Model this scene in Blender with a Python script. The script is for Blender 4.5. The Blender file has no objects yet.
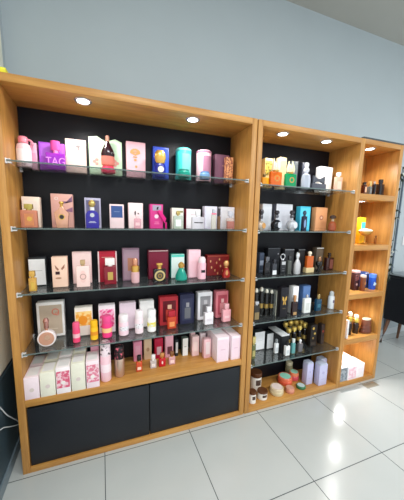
import bpy, bmesh, math, random
from mathutils import Vector, Matrix
random.seed(7)
SC = bpy.context.scene
COL = SC.collection
PI = math.pi

# ------------------------------------------------------------------ camera
CX, CY, CZ = 0.50233, -1.63791, 1.55673
YAW, PIT, ROL, FPX = 0.355794, 0.143545, -0.018526, 255.433
PU, PV = 202-5.243, 250+9.165      # principal point

def _rot(r, u, f):
    """camera-frame vector (right, up, forward) to world"""
    cr, sr = math.cos(ROL), math.sin(ROL)
    r, u = r*cr + u*sr, -r*sr + u*cr
    cp, sp = math.cos(PIT), math.sin(PIT)
    f, z = f*cp + u*sp, -f*sp + u*cp
    cy, sy = math.cos(YAW), math.sin(YAW)
    return Vector((r*cy + f*sy, -r*sy + f*cy, z))

def at_y(u, v, Y):
    d = _rot((u-PU)/FPX, (PV-v)/FPX, 1.0)
    k = (Y-CY)/d.y
    return CX + d.x*k, CZ + d.z*k

def proj(x, y, z):
    R, U, F = _rot(1, 0, 0), _rot(0, 1, 0), _rot(0, 0, 1)
    d = Vector((x-CX, y-CY, z-CZ))
    return PU + FPX*d.dot(R)/d.dot(F), PV - FPX*d.dot(U)/d.dot(F)

cam_d = bpy.data.cameras.new('camera')
cam = bpy.data.objects.new('camera', cam_d)
COL.objects.link(cam)
R_, U_, F_ = _rot(1, 0, 0), _rot(0, 1, 0), _rot(0, 0, 1)
cam.matrix_world = Matrix(((R_.x, U_.x, -F_.x, CX), (R_.y, U_.y, -F_.y, CY), (R_.z, U_.z, -F_.z, CZ), (0, 0, 0, 1)))
cam_d.sensor_fit = 'HORIZONTAL'
cam_d.sensor_width = 36.0
cam_d.lens = FPX*36.0/404.0
cam_d.shift_x = (202-PU)/404.0
cam_d.shift_y = (PV-250)/404.0
cam_d.clip_start = 0.02
SC.camera = cam

# ------------------------------------------------------------------ materials
def lin(c):
    o = []
    for x in c[:3]:
        x = x/255.0
        o.append(x/12.92 if x <= 0.04045 else ((x+0.055)/1.055)**2.4)
    return (*o, 1.0)

_mc = {}
def new_mat(name):
    m = bpy.data.materials.new(name)
    m.use_nodes = True
    return m, m.node_tree, m.node_tree.nodes['Principled BSDF']

def M(c, rough=0.42, metal=0.0, coat=0.0):
    k = ('p', tuple(c), rough, metal, coat)
    if k not in _mc:
        m, nt, b = new_mat('paint')
        b.inputs['Roughness'].default_value = rough
        b.inputs['Metallic'].default_value = metal
        b.inputs['Coat Weight'].default_value = coat
        if metal == 0 and rough > .3: b.inputs['Specular IOR Level'].default_value = .28   # matt card and plastic
        # slight procedural variation of the tone
        n = nt.nodes.new('ShaderNodeTexNoise'); n.inputs['Scale'].default_value = 35
        tc = nt.nodes.new('ShaderNodeTexCoord')
        mx = nt.nodes.new('ShaderNodeMix'); mx.data_type = 'RGBA'
        l = lin(c)
        mx.inputs['A'].default_value = (l[0]*.94, l[1]*.94, l[2]*.94, 1)
        mx.inputs['B'].default_value = (min(1, l[0]*1.05), min(1, l[1]*1.05), min(1, l[2]*1.05), 1)
        nt.links.new(tc.outputs['Object'], n.inputs['Vector'])
        nt.links.new(n.outputs['Fac'], mx.inputs['Factor'])
        nt.links.new(mx.outputs['Result'], b.inputs['Base Color'])
        _mc[k] = m
    return _mc[k]

def METAL(c, rough=0.25):
    return M(c, rough, .65)

def GLASS(c, alpha=0.35, rough=0.06):
    """thin tinted glass: part see-through, part coloured gloss"""
    k = ('g', tuple(c), alpha, rough)
    if k not in _mc:
        m, nt, b = new_mat('tinted_glass')
        l = lin(c)
        b.inputs['Base Color'].default_value = l
        b.inputs['Roughness'].default_value = rough
        tr = nt.nodes.new('ShaderNodeBsdfTransparent')
        tr.inputs['Color'].default_value = (l[0]**.5, l[1]**.5, l[2]**.5, 1)
        mx = nt.nodes.new('ShaderNodeMixShader')
        lw = nt.nodes.new('ShaderNodeLayerWeight'); lw.inputs['Blend'].default_value = .25
        mr = nt.nodes.new('ShaderNodeMapRange')
        mr.inputs['To Min'].default_value = alpha; mr.inputs['To Max'].default_value = min(1, alpha+.55)
        nt.links.new(lw.outputs['Facing'], mr.inputs['Value'])
        nt.links.new(mr.outputs['Result'], mx.inputs['Fac'])
        nt.links.new(tr.outputs['BSDF'], mx.inputs[1])
        nt.links.new(b.outputs['BSDF'], mx.inputs[2])
        nt.links.new(mx.outputs['Shader'], nt.nodes['Material Output'].inputs['Surface'])
        _mc[k] = m
    return _mc[k]

def PAT(c1, c2, scale=60, thr=0.5, kind='noise', rough=.4):
    """two-colour print"""
    k = ('t', tuple(c1), tuple(c2), scale, thr, kind)
    if k not in _mc:
        m, nt, b = new_mat('printed_card')
        b.inputs['Roughness'].default_value = rough
        tc = nt.nodes.new('ShaderNodeTexCoord')
        if kind == 'voronoi':
            n = nt.nodes.new('ShaderNodeTexVoronoi'); out = n.outputs['Distance']
        else:
            n = nt.nodes.new('ShaderNodeTexNoise'); n.inputs['Detail'].default_value = 3; out = n.outputs['Fac']
        n.inputs['Scale'].default_value = scale
        cr = nt.nodes.new('ShaderNodeValToRGB')
        cr.color_ramp.elements[0].position = max(0, thr-.05); cr.color_ramp.elements[0].color = lin(c1)
        cr.color_ramp.elements[1].position = min(1, thr+.05); cr.color_ramp.elements[1].color = lin(c2)
        nt.links.new(tc.outputs['Object'], n.inputs['Vector'])
        nt.links.new(out, cr.inputs['Fac'])
        nt.links.new(cr.outputs['Color'], b.inputs['Base Color'])
        _mc[k] = m
    return _mc[k]

def wood_mat(name, c1, c2, axis):
    m, nt, b = new_mat(name)
    b.inputs['Roughness'].default_value = .42
    tc = nt.nodes.new('ShaderNodeTexCoord')
    mp = nt.nodes.new('ShaderNodeMapping')
    s = [14, 14, 14]; s[axis] = 1.1
    mp.inputs['Scale'].default_value = s
    n = nt.nodes.new('ShaderNodeTexNoise'); n.inputs['Scale'].default_value = 1.6
    n.inputs['Detail'].default_value = 6; n.inputs['Distortion'].default_value = .6
    n2 = nt.nodes.new('ShaderNodeTexNoise'); n2.inputs['Scale'].default_value = 9; n2.inputs['Detail'].default_value = 2
    cr = nt.nodes.new('ShaderNodeValToRGB')
    cr.color_ramp.elements[0].position = .32; cr.color_ramp.elements[0].color = lin(c1)
    cr.color_ramp.elements[1].position = .68; cr.color_ramp.elements[1].color = lin(c2)
    ad = nt.nodes.new('ShaderNodeMix'); ad.data_type = 'FLOAT'; ad.inputs['Factor'].default_value = .3
    nt.links.new(tc.outputs['Object'], mp.inputs['Vector'])
    nt.links.new(mp.outputs['Vector'], n.inputs['Vector'])
    nt.links.new(mp.outputs['Vector'], n2.inputs['Vector'])
    nt.links.new(n.outputs['Fac'], ad.inputs['A']); nt.links.new(n2.outputs['Fac'], ad.inputs['B'])
    nt.links.new(ad.outputs['Result'], cr.inputs['Fac'])
    nt.links.new(cr.outputs['Color'], b.inputs['Base Color'])
    bp = nt.nodes.new('ShaderNodeBump'); bp.inputs['Strength'].default_value = .06; bp.inputs['Distance'].default_value = .002
    nt.links.new(ad.outputs['Result'], bp.inputs['Height'])
    nt.links.new(bp.outputs['Normal'], b.inputs['Normal'])
    return m

OAK_Z = wood_mat('oak_veneer_upright', (166, 111, 50), (208, 153, 80), 2)
OAK_X = wood_mat('oak_veneer_lengthwise', (168, 113, 52), (206, 151, 78), 0)
DARK_LEG = wood_mat('walnut_leg', (96, 60, 36), (128, 84, 52), 2)
BACK = M((10, 10, 19), .5)
[n for n in BACK.node_tree.nodes if n.type == 'BSDF_PRINCIPLED'][0].inputs['Specular IOR Level'].default_value = .34
DOOR = M((32, 35, 40), .45)
GOLD = METAL((226, 178, 92), .24)
ROSE = METAL((224, 158, 128), .25)
SILVER = METAL((205, 205, 210), .22)
CHROME = METAL((225, 225, 228), .14)
BLACK = M((14, 14, 16), .25)
WHITE = M((238, 236, 238), .4)

def paint_mat(name, c, rough=.6, scale=3.0, amp=.03):
    m, nt, b = new_mat(name)
    b.inputs['Roughness'].default_value = rough
    tc = nt.nodes.new('ShaderNodeTexCoord')
    n = nt.nodes.new('ShaderNodeTexNoise'); n.inputs['Scale'].default_value = scale; n.inputs['Detail'].default_value = 4
    n2 = nt.nodes.new('ShaderNodeTexNoise'); n2.inputs['Scale'].default_value = 180
    l = lin(c)
    mx = nt.nodes.new('ShaderNodeMix'); mx.data_type = 'RGBA'
    mx.inputs['A'].default_value = (l[0]*(1-amp), l[1]*(1-amp), l[2]*(1-amp), 1)
    mx.inputs['B'].default_value = (l[0]*(1+amp), l[1]*(1+amp), l[2]*(1+amp), 1)
    nt.links.new(tc.outputs['Object'], n.inputs['Vector']); nt.links.new(tc.outputs['Object'], n2.inputs['Vector'])
    nt.links.new(n.outputs['Fac'], mx.inputs['Factor'])
    nt.links.new(mx.outputs['Result'], b.inputs['Base Color'])
    bp = nt.nodes.new('ShaderNodeBump'); bp.inputs['Strength'].default_value = .04; bp.inputs['Distance'].default_value = .002
    nt.links.new(n2.outputs['Fac'], bp.inputs['Height']); nt.links.new(bp.outputs['Normal'], b.inputs['Normal'])
    return m

WALL = paint_mat('blue_grey_wall_paint', (186, 196, 200), .5)
CEIL = paint_mat('warm_grey_ceiling', (186, 184, 176), .8)
CREAM = paint_mat('cream_panel', (246, 245, 228), .5)
LOWER = paint_mat('dark_slate_wainscot', (58, 74, 82), .28)

def floor_mat():
    m, nt, b = new_mat('polished_white_tiles')
    tc = nt.nodes.new('ShaderNodeTexCoord')
    mp = nt.nodes.new('ShaderNodeMapping')
    mp.inputs['Location'].default_value = (-.4725+.6, .0268+6.0, 0)
    br = nt.nodes.new('ShaderNodeTexBrick')
    br.offset = 0.0; br.squash = 1.0
    br.inputs['Scale'].default_value = 1.0
    br.inputs['Brick Width'].default_value = .6; br.inputs['Row Height'].default_value = .6
    br.inputs['Mortar Size'].default_value = .0026; br.inputs['Mortar Smooth'].default_value = .1
    br.inputs['Bias'].default_value = 0
    br.inputs['Color1'].default_value = lin((193, 195, 192)); br.inputs['Color2'].default_value = lin((189, 192, 190))
    br.inputs['Mortar'].default_value = lin((74, 80, 82))
    n = nt.nodes.new('ShaderNodeTexNoise'); n.inputs['Scale'].default_value = 5; n.inputs['Detail'].default_value = 5
    mx = nt.nodes.new('ShaderNodeMix'); mx.data_type = 'RGBA'; mx.blend_type = 'MULTIPLY'
    cr = nt.nodes.new('ShaderNodeValToRGB')
    cr.color_ramp.elements[0].color = (.93, .94, .94, 1); cr.color_ramp.elements[1].color = (1, 1, 1, 1)
    mx.inputs['Factor'].default_value = 1
    nt.links.new(tc.outputs['Object'], mp.inputs['Vector']); nt.links.new(mp.outputs['Vector'], br.inputs['Vector'])
    nt.links.new(tc.outputs['Object'], n.inputs['Vector']); nt.links.new(n.outputs['Fac'], cr.inputs['Fac'])
    nt.links.new(br.outputs['Color'], mx.inputs['A']); nt.links.new(cr.outputs['Color'], mx.inputs['B'])
    nt.links.new(mx.outputs['Result'], b.inputs['Base Color'])
    mr = nt.nodes.new('ShaderNodeMapRange'); mr.inputs['To Min'].default_value = .2; mr.inputs['To Max'].default_value = .7
    nt.links.new(br.outputs['Fac'], mr.inputs['Value']); nt.links.new(mr.outputs['Result'], b.inputs['Roughness'])
    bp = nt.nodes.new('ShaderNodeBump'); bp.inputs['Strength'].default_value = .3; bp.inputs['Distance'].default_value = .002; bp.invert = True
    nt.links.new(br.outputs['Fac'], bp.inputs['Height']); nt.links.new(bp.outputs['Normal'], b.inputs['Normal'])
    return m
FLOOR = floor_mat()

def shelf_glass_mat():
    m, nt, b = new_mat('clear_shelf_glass')
    b.inputs['Base Color'].default_value = lin((150, 180, 172)); b.inputs['Roughness'].default_value = .03
    tr = nt.nodes.new('ShaderNodeBsdfTransparent'); tr.inputs['Color'].default_value = (.93, .955, .95, 1)
    gl = nt.nodes.new('ShaderNodeBsdfGlossy'); gl.inputs['Roughness'].default_value = .03
    fr = nt.nodes.new('ShaderNodeFresnel'); fr.inputs['IOR'].default_value = 1.5
    df = nt.nodes.new('ShaderNodeBsdfDiffuse'); df.inputs['Color'].default_value = (.7, .74, .75, 1)   # pale haze imitating the bright room reflected in the glass
    dm = nt.nodes.new('ShaderNodeMixShader'); dm.inputs['Fac'].default_value = .03
    nt.links.new(tr.outputs['BSDF'], dm.inputs[1]); nt.links.new(df.outputs['BSDF'], dm.inputs[2])
    mx = nt.nodes.new('ShaderNodeMixShader')
    half = nt.nodes.new('ShaderNodeMath'); half.operation = 'MULTIPLY'; half.inputs[1].default_value = .55
    nt.links.new(fr.outputs['Fac'], half.inputs[0]); nt.links.new(half.outputs['Value'], mx.inputs['Fac'])
    nt.links.new(dm.outputs['Shader'], mx.inputs[1]); nt.links.new(gl.outputs['BSDF'], mx.inputs[2])
    nt.links.new(mx.outputs['Shader'], nt.nodes['Material Output'].inputs['Surface'])
    return m
SHELF = shelf_glass_mat()
EDGE = GLASS((150, 166, 164), .35, .12)

def emit_mat(c, s):
    m, nt, b = new_mat('lamp_lens')
    b.inputs['Emission Color'].default_value = lin(c); b.inputs['Emission Strength'].default_value = s
    b.inputs['Base Color'].default_value = lin(c)
    return m
LENS = emit_mat((250, 251, 255), 8)

# ------------------------------------------------------------------ mesh helpers
class MB:
    def __init__(s): s.bm = bmesh.new()
    def _merge(s, b2, mtx=None):
        if mtx is not None: bmesh.ops.transform(b2, matrix=mtx, verts=b2.verts)
        me = bpy.data.meshes.new('tmp'); b2.to_mesh(me); b2.free()
        s.bm.from_mesh(me); bpy.data.meshes.remove(me)
        return s
    def box(s, x0, x1, y0, y1, z0, z1, bev=0.0, seg=2, mtx=None):
        b = bmesh.new()
        r = bmesh.ops.create_cube(b, size=1)
        bmesh.ops.transform(b, matrix=Matrix.Translation(((x0+x1)/2, (y0+y1)/2, (z0+z1)/2)) @
                            Matrix.Diagonal((x1-x0, y1-y0, z1-z0, 1)), verts=b.verts)
        if bev > 0:
            bev = min(bev, .48*min(x1-x0, y1-y0, z1-z0))
            bmesh.ops.bevel(b, geom=list(b.edges), offset=bev, segments=seg, profile=.5, affect='EDGES')
        return s._merge(b, mtx)
    def lathe(s, prof, c=(0, 0, 0), seg=20, sy=1.0, mtx=None, caps=True):
        b = bmesh.new(); rings = []
        for r, z in prof:
            if r < 1e-6: rings.append([b.verts.new((c[0], c[1], c[2]+z))])
            else: rings.append([b.verts.new((c[0]+r*math.cos(2*PI*i/seg), c[1]+sy*r*math.sin(2*PI*i/seg), c[2]+z)) for i in range(seg)])
        for a, d in zip(rings, rings[1:]):
            if len(a) == 1 and len(d) == 1: continue
            for i in range(seg):
                j = (i+1) % seg
                if len(a) == 1: b.faces.new((a[0], d[j], d[i]))
                elif len(d) == 1: b.faces.new((a[i], a[j], d[0]))
                else: b.faces.new((a[i], a[j], d[j], d[i]))
        if caps:
            if len(rings[0]) > 1: b.faces.new(rings[0][::-1])
            if len(rings[-1]) > 1: b.faces.new(rings[-1])
        bmesh.ops.recalc_face_normals(b, faces=b.faces)
        return s._merge(b, mtx)
    def disc(s, x, z, r, y0, y1, seg=22, rz=None, bev=0):
        """solid disc facing the front (axis along y)"""
        rz = rz or r
        return s.prism([(x+r*math.cos(2*PI*i/seg), z+rz*math.sin(2*PI*i/seg)) for i in range(seg)], y0, y1, bev)
    def prism(s, pts, y0, y1, bev=0, mtx=None):
        b = bmesh.new()
        f = [b.verts.new((x, y0, z)) for x, z in pts]; k = [b.verts.new((x, y1, z)) for x, z in pts]
        b.faces.new(f); b.faces.new(k[::-1])
        n = len(pts)
        for i in range(n): b.faces.new((f[i], k[i], k[(i+1) % n], f[(i+1) % n]))
        bmesh.ops.recalc_face_normals(b, faces=b.faces)
        if bev > 0:
            es = [e for e in b.edges if abs(e.verts[0].co.y-e.verts[1].co.y) < 1e-7]
            bmesh.ops.bevel(b, geom=es, offset=bev, segments=2, profile=.5, affect='EDGES')
        return s._merge(b, mtx)
    def ball(s, c, rx, ry=None, rz=None, seg=14):
        b = bmesh.new()
        bmesh.ops.create_uvsphere(b, u_segments=seg, v_segments=max(8, seg//2+2), radius=1)
        return s._merge(b, Matrix.Translation(c) @ Matrix.Diagonal((rx, ry or rx, rz or rx, 1)))
    def tube(s, pts, r, seg=8, r2=None):
        b = bmesh.new(); rings = []; n = len(pts)
        P = [Vector(p) for p in pts]
        for i, p in enumerate(P):
            t = (P[min(i+1, n-1)]-P[max(i-1, 0)]).normalized()
            a = Vector((0, 0, 1)) if abs(t.z) < .9 else Vector((1, 0, 0))
            e1 = t.cross(a).normalized(); e2 = t.cross(e1).normalized()
            rr = r if r2 is None else r+(r2-r)*i/(n-1)
            rings.append([b.verts.new(p+e1*rr*math.cos(2*PI*k/seg)+e2*rr*math.sin(2*PI*k/seg)) for k in range(seg)])
        for a, d in zip(rings, rings[1:]):
            for k in range(seg): b.faces.new((a[k], a[(k+1) % seg], d[(k+1) % seg], d[k]))
        b.faces.new(rings[0][::-1]); b.faces.new(rings[-1])
        bmesh.ops.recalc_face_normals(b, faces=b.faces)
        return s._merge(b)
    def build(s, name, mat, parent=None, smooth=True):
        me = bpy.data.meshes.new(name); s.bm.to_mesh(me); s.bm.free()
        if smooth:
            for p in me.polygons: p.use_smooth = True
            try: me.set_sharp_from_angle(angle=math.radians(32))
            except Exception: pass
        if mat: me.materials.append(mat)
        o = bpy.data.objects.new(name, me); COL.objects.link(o)
        if parent: o.parent = parent
        return o

def tag(o, label, cat, group=None):
    o['label'] = label; o['category'] = cat
    if group: o['group'] = group
    return o
def thing(name, label, cat, loc=(0, 0, 0), group=None, rz=0):
    o = bpy.data.objects.new(name, None); COL.objects.link(o)
    o.empty_display_size = .02
    o.location = loc; o.rotation_euler = (0, 0, rz)
    return tag(o, label, cat, group)
def struct(name, mb, mat):
    o = mb.build(name, mat, None, smooth=False); o['kind'] = 'structure'; return o

# ------------------------------------------------------------------ the room
YW = .70          # back wall
XL = -.10         # left wall
HC = 3.69
struct('floor', MB().box(-.2, 7.0, -6, YW+.1, -.05, 0), FLOOR)
struct('wall_back', MB().box(-.2, 7.0, YW, YW+.1, 0, HC), WALL)
struct('wall_left', MB().box(XL-.1, XL, -1.4, YW, 0, HC), WALL)
struct('ceiling', MB().box(-.2, 7.0, -6, YW+.1, HC, HC+.08), CEIL)
struct('trim_1', MB().box(XL, XL+.014, -1.4, .60, .64, 3.0, .003), CREAM)
struct('trim_2', MB().box(XL, XL+.018, -1.4, .62, .0, .62, .003), LOWER)
struct('baseboard_left', MB().box(XL+.018, XL+.03, -1.4, YW, 0, .07, .003), paint_mat('skirting', (112, 126, 134), .4))
struct('baseboard_back', MB().box(3.2, 7.0, YW-.014, YW, 0, .09, .003), paint_mat('skirting_light', (206, 212, 214), .4))
struct('trim_3', MB().box(4.245, 4.262, YW-.02, YW, .09, 2.29, .004), paint_mat('corner_strip', (98, 112, 126), .4))

# ------------------------------------------------------------------ cabinets
H = 2.277; T = .040; D = .325
X1a, X1b = 0.0, 1.545
X2a, X2b = 1.554, 2.582
X3a, X3b = 2.583, 3.092
S = [1.863, 1.508, 1.136, .775]
B1 = .488
G = [1.845, 1.499, 1.136, .769, .405]
B2 = .045
C = [1.830, 1.379, .926, .483]
B3 = .042
lamps = []

def downlight(parent, x, y, z):
    r = MB().lathe([(.033, 0), (.046, 0), (.048, -.004), (.043, -.008), (.034, -.006)], (x, y, z), 24, caps=False).build('downlight', CHROME, parent)
    MB().lathe([(0, -.003), (.0335, -.003), (.0335, -.0055), (0, -.0065)], (x, y, z), 24).build('lens', LENS, r)
    lamps.append((x, y, z))

def clips(parent, xa, xb, z):
    for x, s in ((xa, 1), (xb, -1)):
        for y, L in ((.022, .028), (.285, .014)):
            m = MB()
            m.box(min(x, x+s*L), max(x, x+s*L), y-.008, y+.008, z-.017, z-.009, .002)
            m.box(min(x, x+s*L*.8), max(x, x+s*L*.8), y-.008, y+.008, z+.001, z+.006, .002)
            m.box(min(x, x+s*.006), max(x, x+s*.006), y-.011, y+.011, z-.020, z+.009, .002)
            m.build('shelf_clip', M((226, 226, 228), .3, .35), parent)

def cabinet(label, xa, xb, lights, back, base_z, tl=T, tr=T):
    c = thing('display_cabinet', label, 'cabinet', (0, 0, 0), 'oak display cabinets along the wall')
    MB().box(xa, xa+tl, 0, D+.005, 0, H, .0015).build('side_panel', OAK_Z, c)
    MB().box(xb-tr, xb, 0, D+.005, 0, H, .0015).build('side_panel', OAK_Z, c)
    MB().box(xa+tl, xb-tr, 0, D+.005, H-T, H, .0015).build('top_panel', OAK_X, c)
    MB().box(xa+tl, xb-tr, D-.006, D+.004, 0.02, H-T).build('back_panel', back, c)
    if lights:
        for x, y in lights: downlight(c, x, y, H-T)
    return c

cabL = cabinet('wide oak display cabinet with black doors and pink perfumes, the leftmost', X1a, X1b, [(.425, .078), (1.096, .085)], BACK, B1)
MB().box(X1a+T, X1b-T, 0, D-.006, B1-.043, B1, .0015).build('base_shelf', OAK_X, cabL)
MB().box(X1a+T, X1b-T, 0, D-.006, 0, .036, .0015).build('bottom_rail', OAK_X, cabL)
MB().box(X1a+T, X1b-T, .045, .055, .036, B1-.043).build('inner_board', M((10, 10, 12), .6), cabL)
MB().box(X1a+T+.004, .7765, .010, .028, .039, .425, .0015).build('door', DOOR, cabL)
MB().box(.7825, X1b-T-.004, .010, .028, .039, .425, .0015).build('door', DOOR, cabL)
for z in S: clips(cabL, X1a+T, X1b-T, z)

cabM = cabinet('narrower open oak cabinet with five glass shelves, in the middle', X2a, X2b, [(1.819, .075), (2.262, .082)], BACK, B2, T, .026)
MB().box(X2a+T, X2b-.026, 0, D-.006, 0, B2, .0015).build('base_shelf', OAK_X, cabM)
for z in G: clips(cabM, X2a+T, X2b-.026, z)

cabR = cabinet('narrow all-oak cabinet with fixed wooden shelves, the rightmost', X3a, X3b, [(2.775, .085)], OAK_Z, B3, .022, T)
MB().box(X3a+.022, X3b-T, 0, D-.006, 0, B3, .0015).build('base_shelf', OAK_X, cabR)
MB().box(X3a+.002, X3b-.001, .002, .30, H, H+.015, .001).build('shadow_strip', M((70, 76, 78), .5), cabR)  # dark grey board standing in for the shadow line above the cabinet top
for z in C:
    MB().box(X3a+.022, X3b-T, 0, D-.006, z-.05, z, .0015).build('shelf', OAK_X, cabR)
    downlight(cabR, 2.765, .11, z-.05)

def glass_shelf(xa, xb, z, label):
    o = thing('glass_shelf', label, 'shelf', ((xa+xb)/2, .17, z-.008), 'clear glass shelves')
    w = (xb-xa)/2-.0075
    MB().box(-w, w, -.158, .138, 0, .008).build('pane', SHELF, o, smooth=False)
    MB().box(-w, w, -.1605, -.1582, 0, .008).build('polished_edge', EDGE, o, smooth=False)
for z, n in zip(S, ('highest', 'second highest', 'third from top', 'lowest')):
    glass_shelf(X1a+T, X1b-T, z, n+' glass shelf across the wide left cabinet')
for z, n in zip(G, ('highest', 'second highest', 'middle', 'second lowest', 'lowest')):
    glass_shelf(X2a+T, X2b-.026, z, n+' glass shelf of the middle cabinet')

# ------------------------------------------------------------------ product helpers
def place(u0, u1, vt, Y, Z, d=0.0):
    um = (u0+u1)/2
    x, zt = at_y(um, vt, Y)
    for _ in range(2):
        vb = proj(x, Y, Z)[1]; vm = (vt+vb)/2
        xl, xr = at_y(u0, vm, Y)[0], at_y(u1, vm, Y)[0]
        if d:
            if (xl+xr)/2 > CX: xl = min(at_y(u0, vm, Y+d)[0], xr-.45*(xr-xl))
            else: xr = max(at_y(u1, vm, Y+d)[0], xl+.45*(xr-xl))
        x = (xl+xr)/2
    return x, xr-xl, at_y(um, vt, Y)[1]-Z

def place_round(u0, u1, vt, Y, Z, sy=1.0):
    """x of the axis, width and height of a round thing whose front is at depth Y"""
    x, w, h = place(u0, u1, vt, Y, Z)
    um = (u0+u1)/2
    for _ in range(4):
        c = abs(CY-Y)/math.hypot(x-CX, CY-Y)          # cosine of the viewing angle
        sn = math.sqrt(max(0, 1-c*c))
        wt = w*c/math.sqrt(c*c+sy*sy*sn*sn)            # silhouette of an ellipse seen from the side
        vb = proj(x, Y, Z)[1]
        yc = Y+wt/2*sy
        xl, xr = at_y(u0, (vt+vb)/2, yc)[0], at_y(u1, (vt+vb)/2, yc)[0]
        w = xr-xl; x = (xl+xr)/2
    c = abs(CY-Y)/math.hypot(x-CX, CY-Y); sn = math.sqrt(max(0, 1-c*c))
    return x, w*c/math.sqrt(c*c+sy*sy*sn*sn), at_y(um, vt, Y+wt/2*sy)[1]-Z

LB, LT = 'perfume boxes in the wide left cabinet', 'perfume bottles in the wide left cabinet'
MBX, MBT = 'perfume boxes in the middle cabinet', 'perfume bottles in the middle cabinet'
RBX, RBT = 'perfume boxes in the right cabinet', 'perfume bottles in the right cabinet'

def marks(root, ms, w, h, yf):
    """shallow printed or embossed parts on the front face; fractions of the face"""
    i = 0
    for m in ms:
        i += 1
        y1 = yf+.0002; y0 = yf-.0006-.0002*i
        nm, kind = m[0], m[1]
        b = MB()
        if kind == 'r':
            fx0, fz0, fx1, fz1, mat = m[2:]
            b.box((fx0-.5)*w, (fx1-.5)*w, y0, y1, fz0*h, fz1*h)
        elif kind == 'd':
            fx, fz, r, mat = m[2:]
            b.disc((fx-.5)*w, fz*h, r*w, y0, y1)
        elif kind == 'e':
            fx, fz, rx, rz, mat = m[2:]
            b.disc((fx-.5)*w, fz*h, rx*w, y0, y1, rz=rz*h)
        elif kind == 'ring':
            fx, fz, r, mat = m[2:]
            for k in range(18):
                a = 2*PI*k/18; a2 = 2*PI*(k+1)/18
                cx, cz = (fx-.5)*w, fz*h
                b.prism([(cx+r*w*math.cos(t)*q, cz+r*w*math.sin(t)*q) for t, q in ((a, 1), (a2, 1), (a2, .72), (a, .72))], y0, y1)
        elif kind == 'p':
            pts, mat = m[2:]
            b.prism([((x-.5)*w, z*h) for x, z in pts], y0, y1)
        elif kind == 'lines':
            fx0, fz0, fx1, fz1, n, mat = m[2:]
            for k in range(n):
                zc = fz0+(fz1-fz0)*(k+.5)/n; hh = (fz1-fz0)/n*.22
                ins = (fx1-fx0)*.12*(k % 2)
                b.box((fx0+ins-.5)*w, (fx1-ins-.5)*w, y0, y1, (zc-hh)*h, (zc+hh)*h)
        elif kind == 'crest':
            fx, fz, r, mat = m[2:]
            cx, cz, R = (fx-.5)*w, fz*h, r*w
            for k in range(9):
                a = PI*(k/8.0)
                b.disc(cx+R*math.cos(a)*.95, cz+R*math.sin(a)*.7+R*.1, R*.24, y0-.0001*k, y1, 10)
            for k in range(5): b.disc(cx+(k-2)*R*.34, cz-R*.25*(2-abs(k-2))*.6, R*.24, y0-.001-.0001*k, y1, 10)
            for k in range(6): b.disc(cx+(k-2.5)*R*.3, cz+R*.28, R*.17, y0-.0016-.0001*k, y1, 8)
            for k in range(3): b.disc(cx+(k-1)*R*.3, cz-R*.85, R*.17, y0-.0023-.0001*k, y1, 8)
            b.disc(cx, cz-R*1.5, R*.3, y0-.0027, y1, 12)
        b.build(nm, mat, root, smooth=False)

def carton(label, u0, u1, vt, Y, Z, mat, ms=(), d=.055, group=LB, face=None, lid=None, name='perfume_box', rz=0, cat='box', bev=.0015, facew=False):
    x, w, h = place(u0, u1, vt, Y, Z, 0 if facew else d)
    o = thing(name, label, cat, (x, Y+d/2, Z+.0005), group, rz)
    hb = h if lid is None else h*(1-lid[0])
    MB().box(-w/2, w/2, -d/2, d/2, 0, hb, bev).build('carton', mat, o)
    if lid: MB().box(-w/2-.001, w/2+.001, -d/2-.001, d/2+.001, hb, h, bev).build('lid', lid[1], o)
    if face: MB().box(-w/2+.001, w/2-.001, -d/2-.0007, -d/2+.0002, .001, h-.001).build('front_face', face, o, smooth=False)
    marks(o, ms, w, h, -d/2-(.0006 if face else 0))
    return o, w, h

def flat_bottle(label, u0, u1, vt, Y, Z, glass, cap=GOLD, fb=.7, d=.03, capw=.45, capk='box', neck=.08, ms=(), group=LT, bev=.004, liquid=None, capd=None, name='perfume_bottle', shape=None, collar=None):
    x, w, h = place(u0, u1, vt, Y, Z, d*.85)
    o = thing(name, label, 'perfume bottle', (x, Y+d/2, Z+.0005), group)
    hb = h*fb
    if shape:
        MB().prism([((a-.5)*w, b*hb) for a, b in shape], -d/2, d/2, min(.003, d*.2)).build('bottle_body', glass, o)
    else:
        MB().box(-w/2, w/2, -d/2, d/2, 0, hb, bev, 3).build('bottle_body', glass, o)
    if liquid:
        MB().box(-w/2+.003, w/2-.003, -d/2+.003, d/2-.003, .004, hb*liquid[0], .003).build('liquid', liquid[1], o)
    rc = capw*w/2
    rn = min(rc*.7, d*.45)
    if neck > 0: MB().lathe([(rn, hb-.001), (rn, hb+h*neck)], seg=14).build('neck', collar or cap, o)
    z0 = hb+h*neck
    m = MB()
    dd = capd or min(d*.9, rc*2)
    if capk == 'box': m.box(-rc, rc, -dd/2, dd/2, z0, h, .002)
    elif capk == 'cyl': m.lathe([(rc*.96, z0), (rc, z0+.001), (rc, h-.002), (rc*.9, h)], seg=18, sy=min(1, dd/(2*rc)) if rc > 0 else 1)
    elif capk == 'ball': m.ball((0, 0, (z0+h)/2), rc, min(rc, dd/2*1.3), (h-z0)/2*1.02)
    elif capk == 'flare': m.lathe([(rc*.55, z0), (rc*.6, z0+(h-z0)*.3), (rc, h-(h-z0)*.3), (rc*.9, h)], seg=18, sy=min(1, dd/(2*rc)))
    m.build('cap', cap, o)
    marks(o, ms, w, hb, -d/2)
    return o, w, hb

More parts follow.
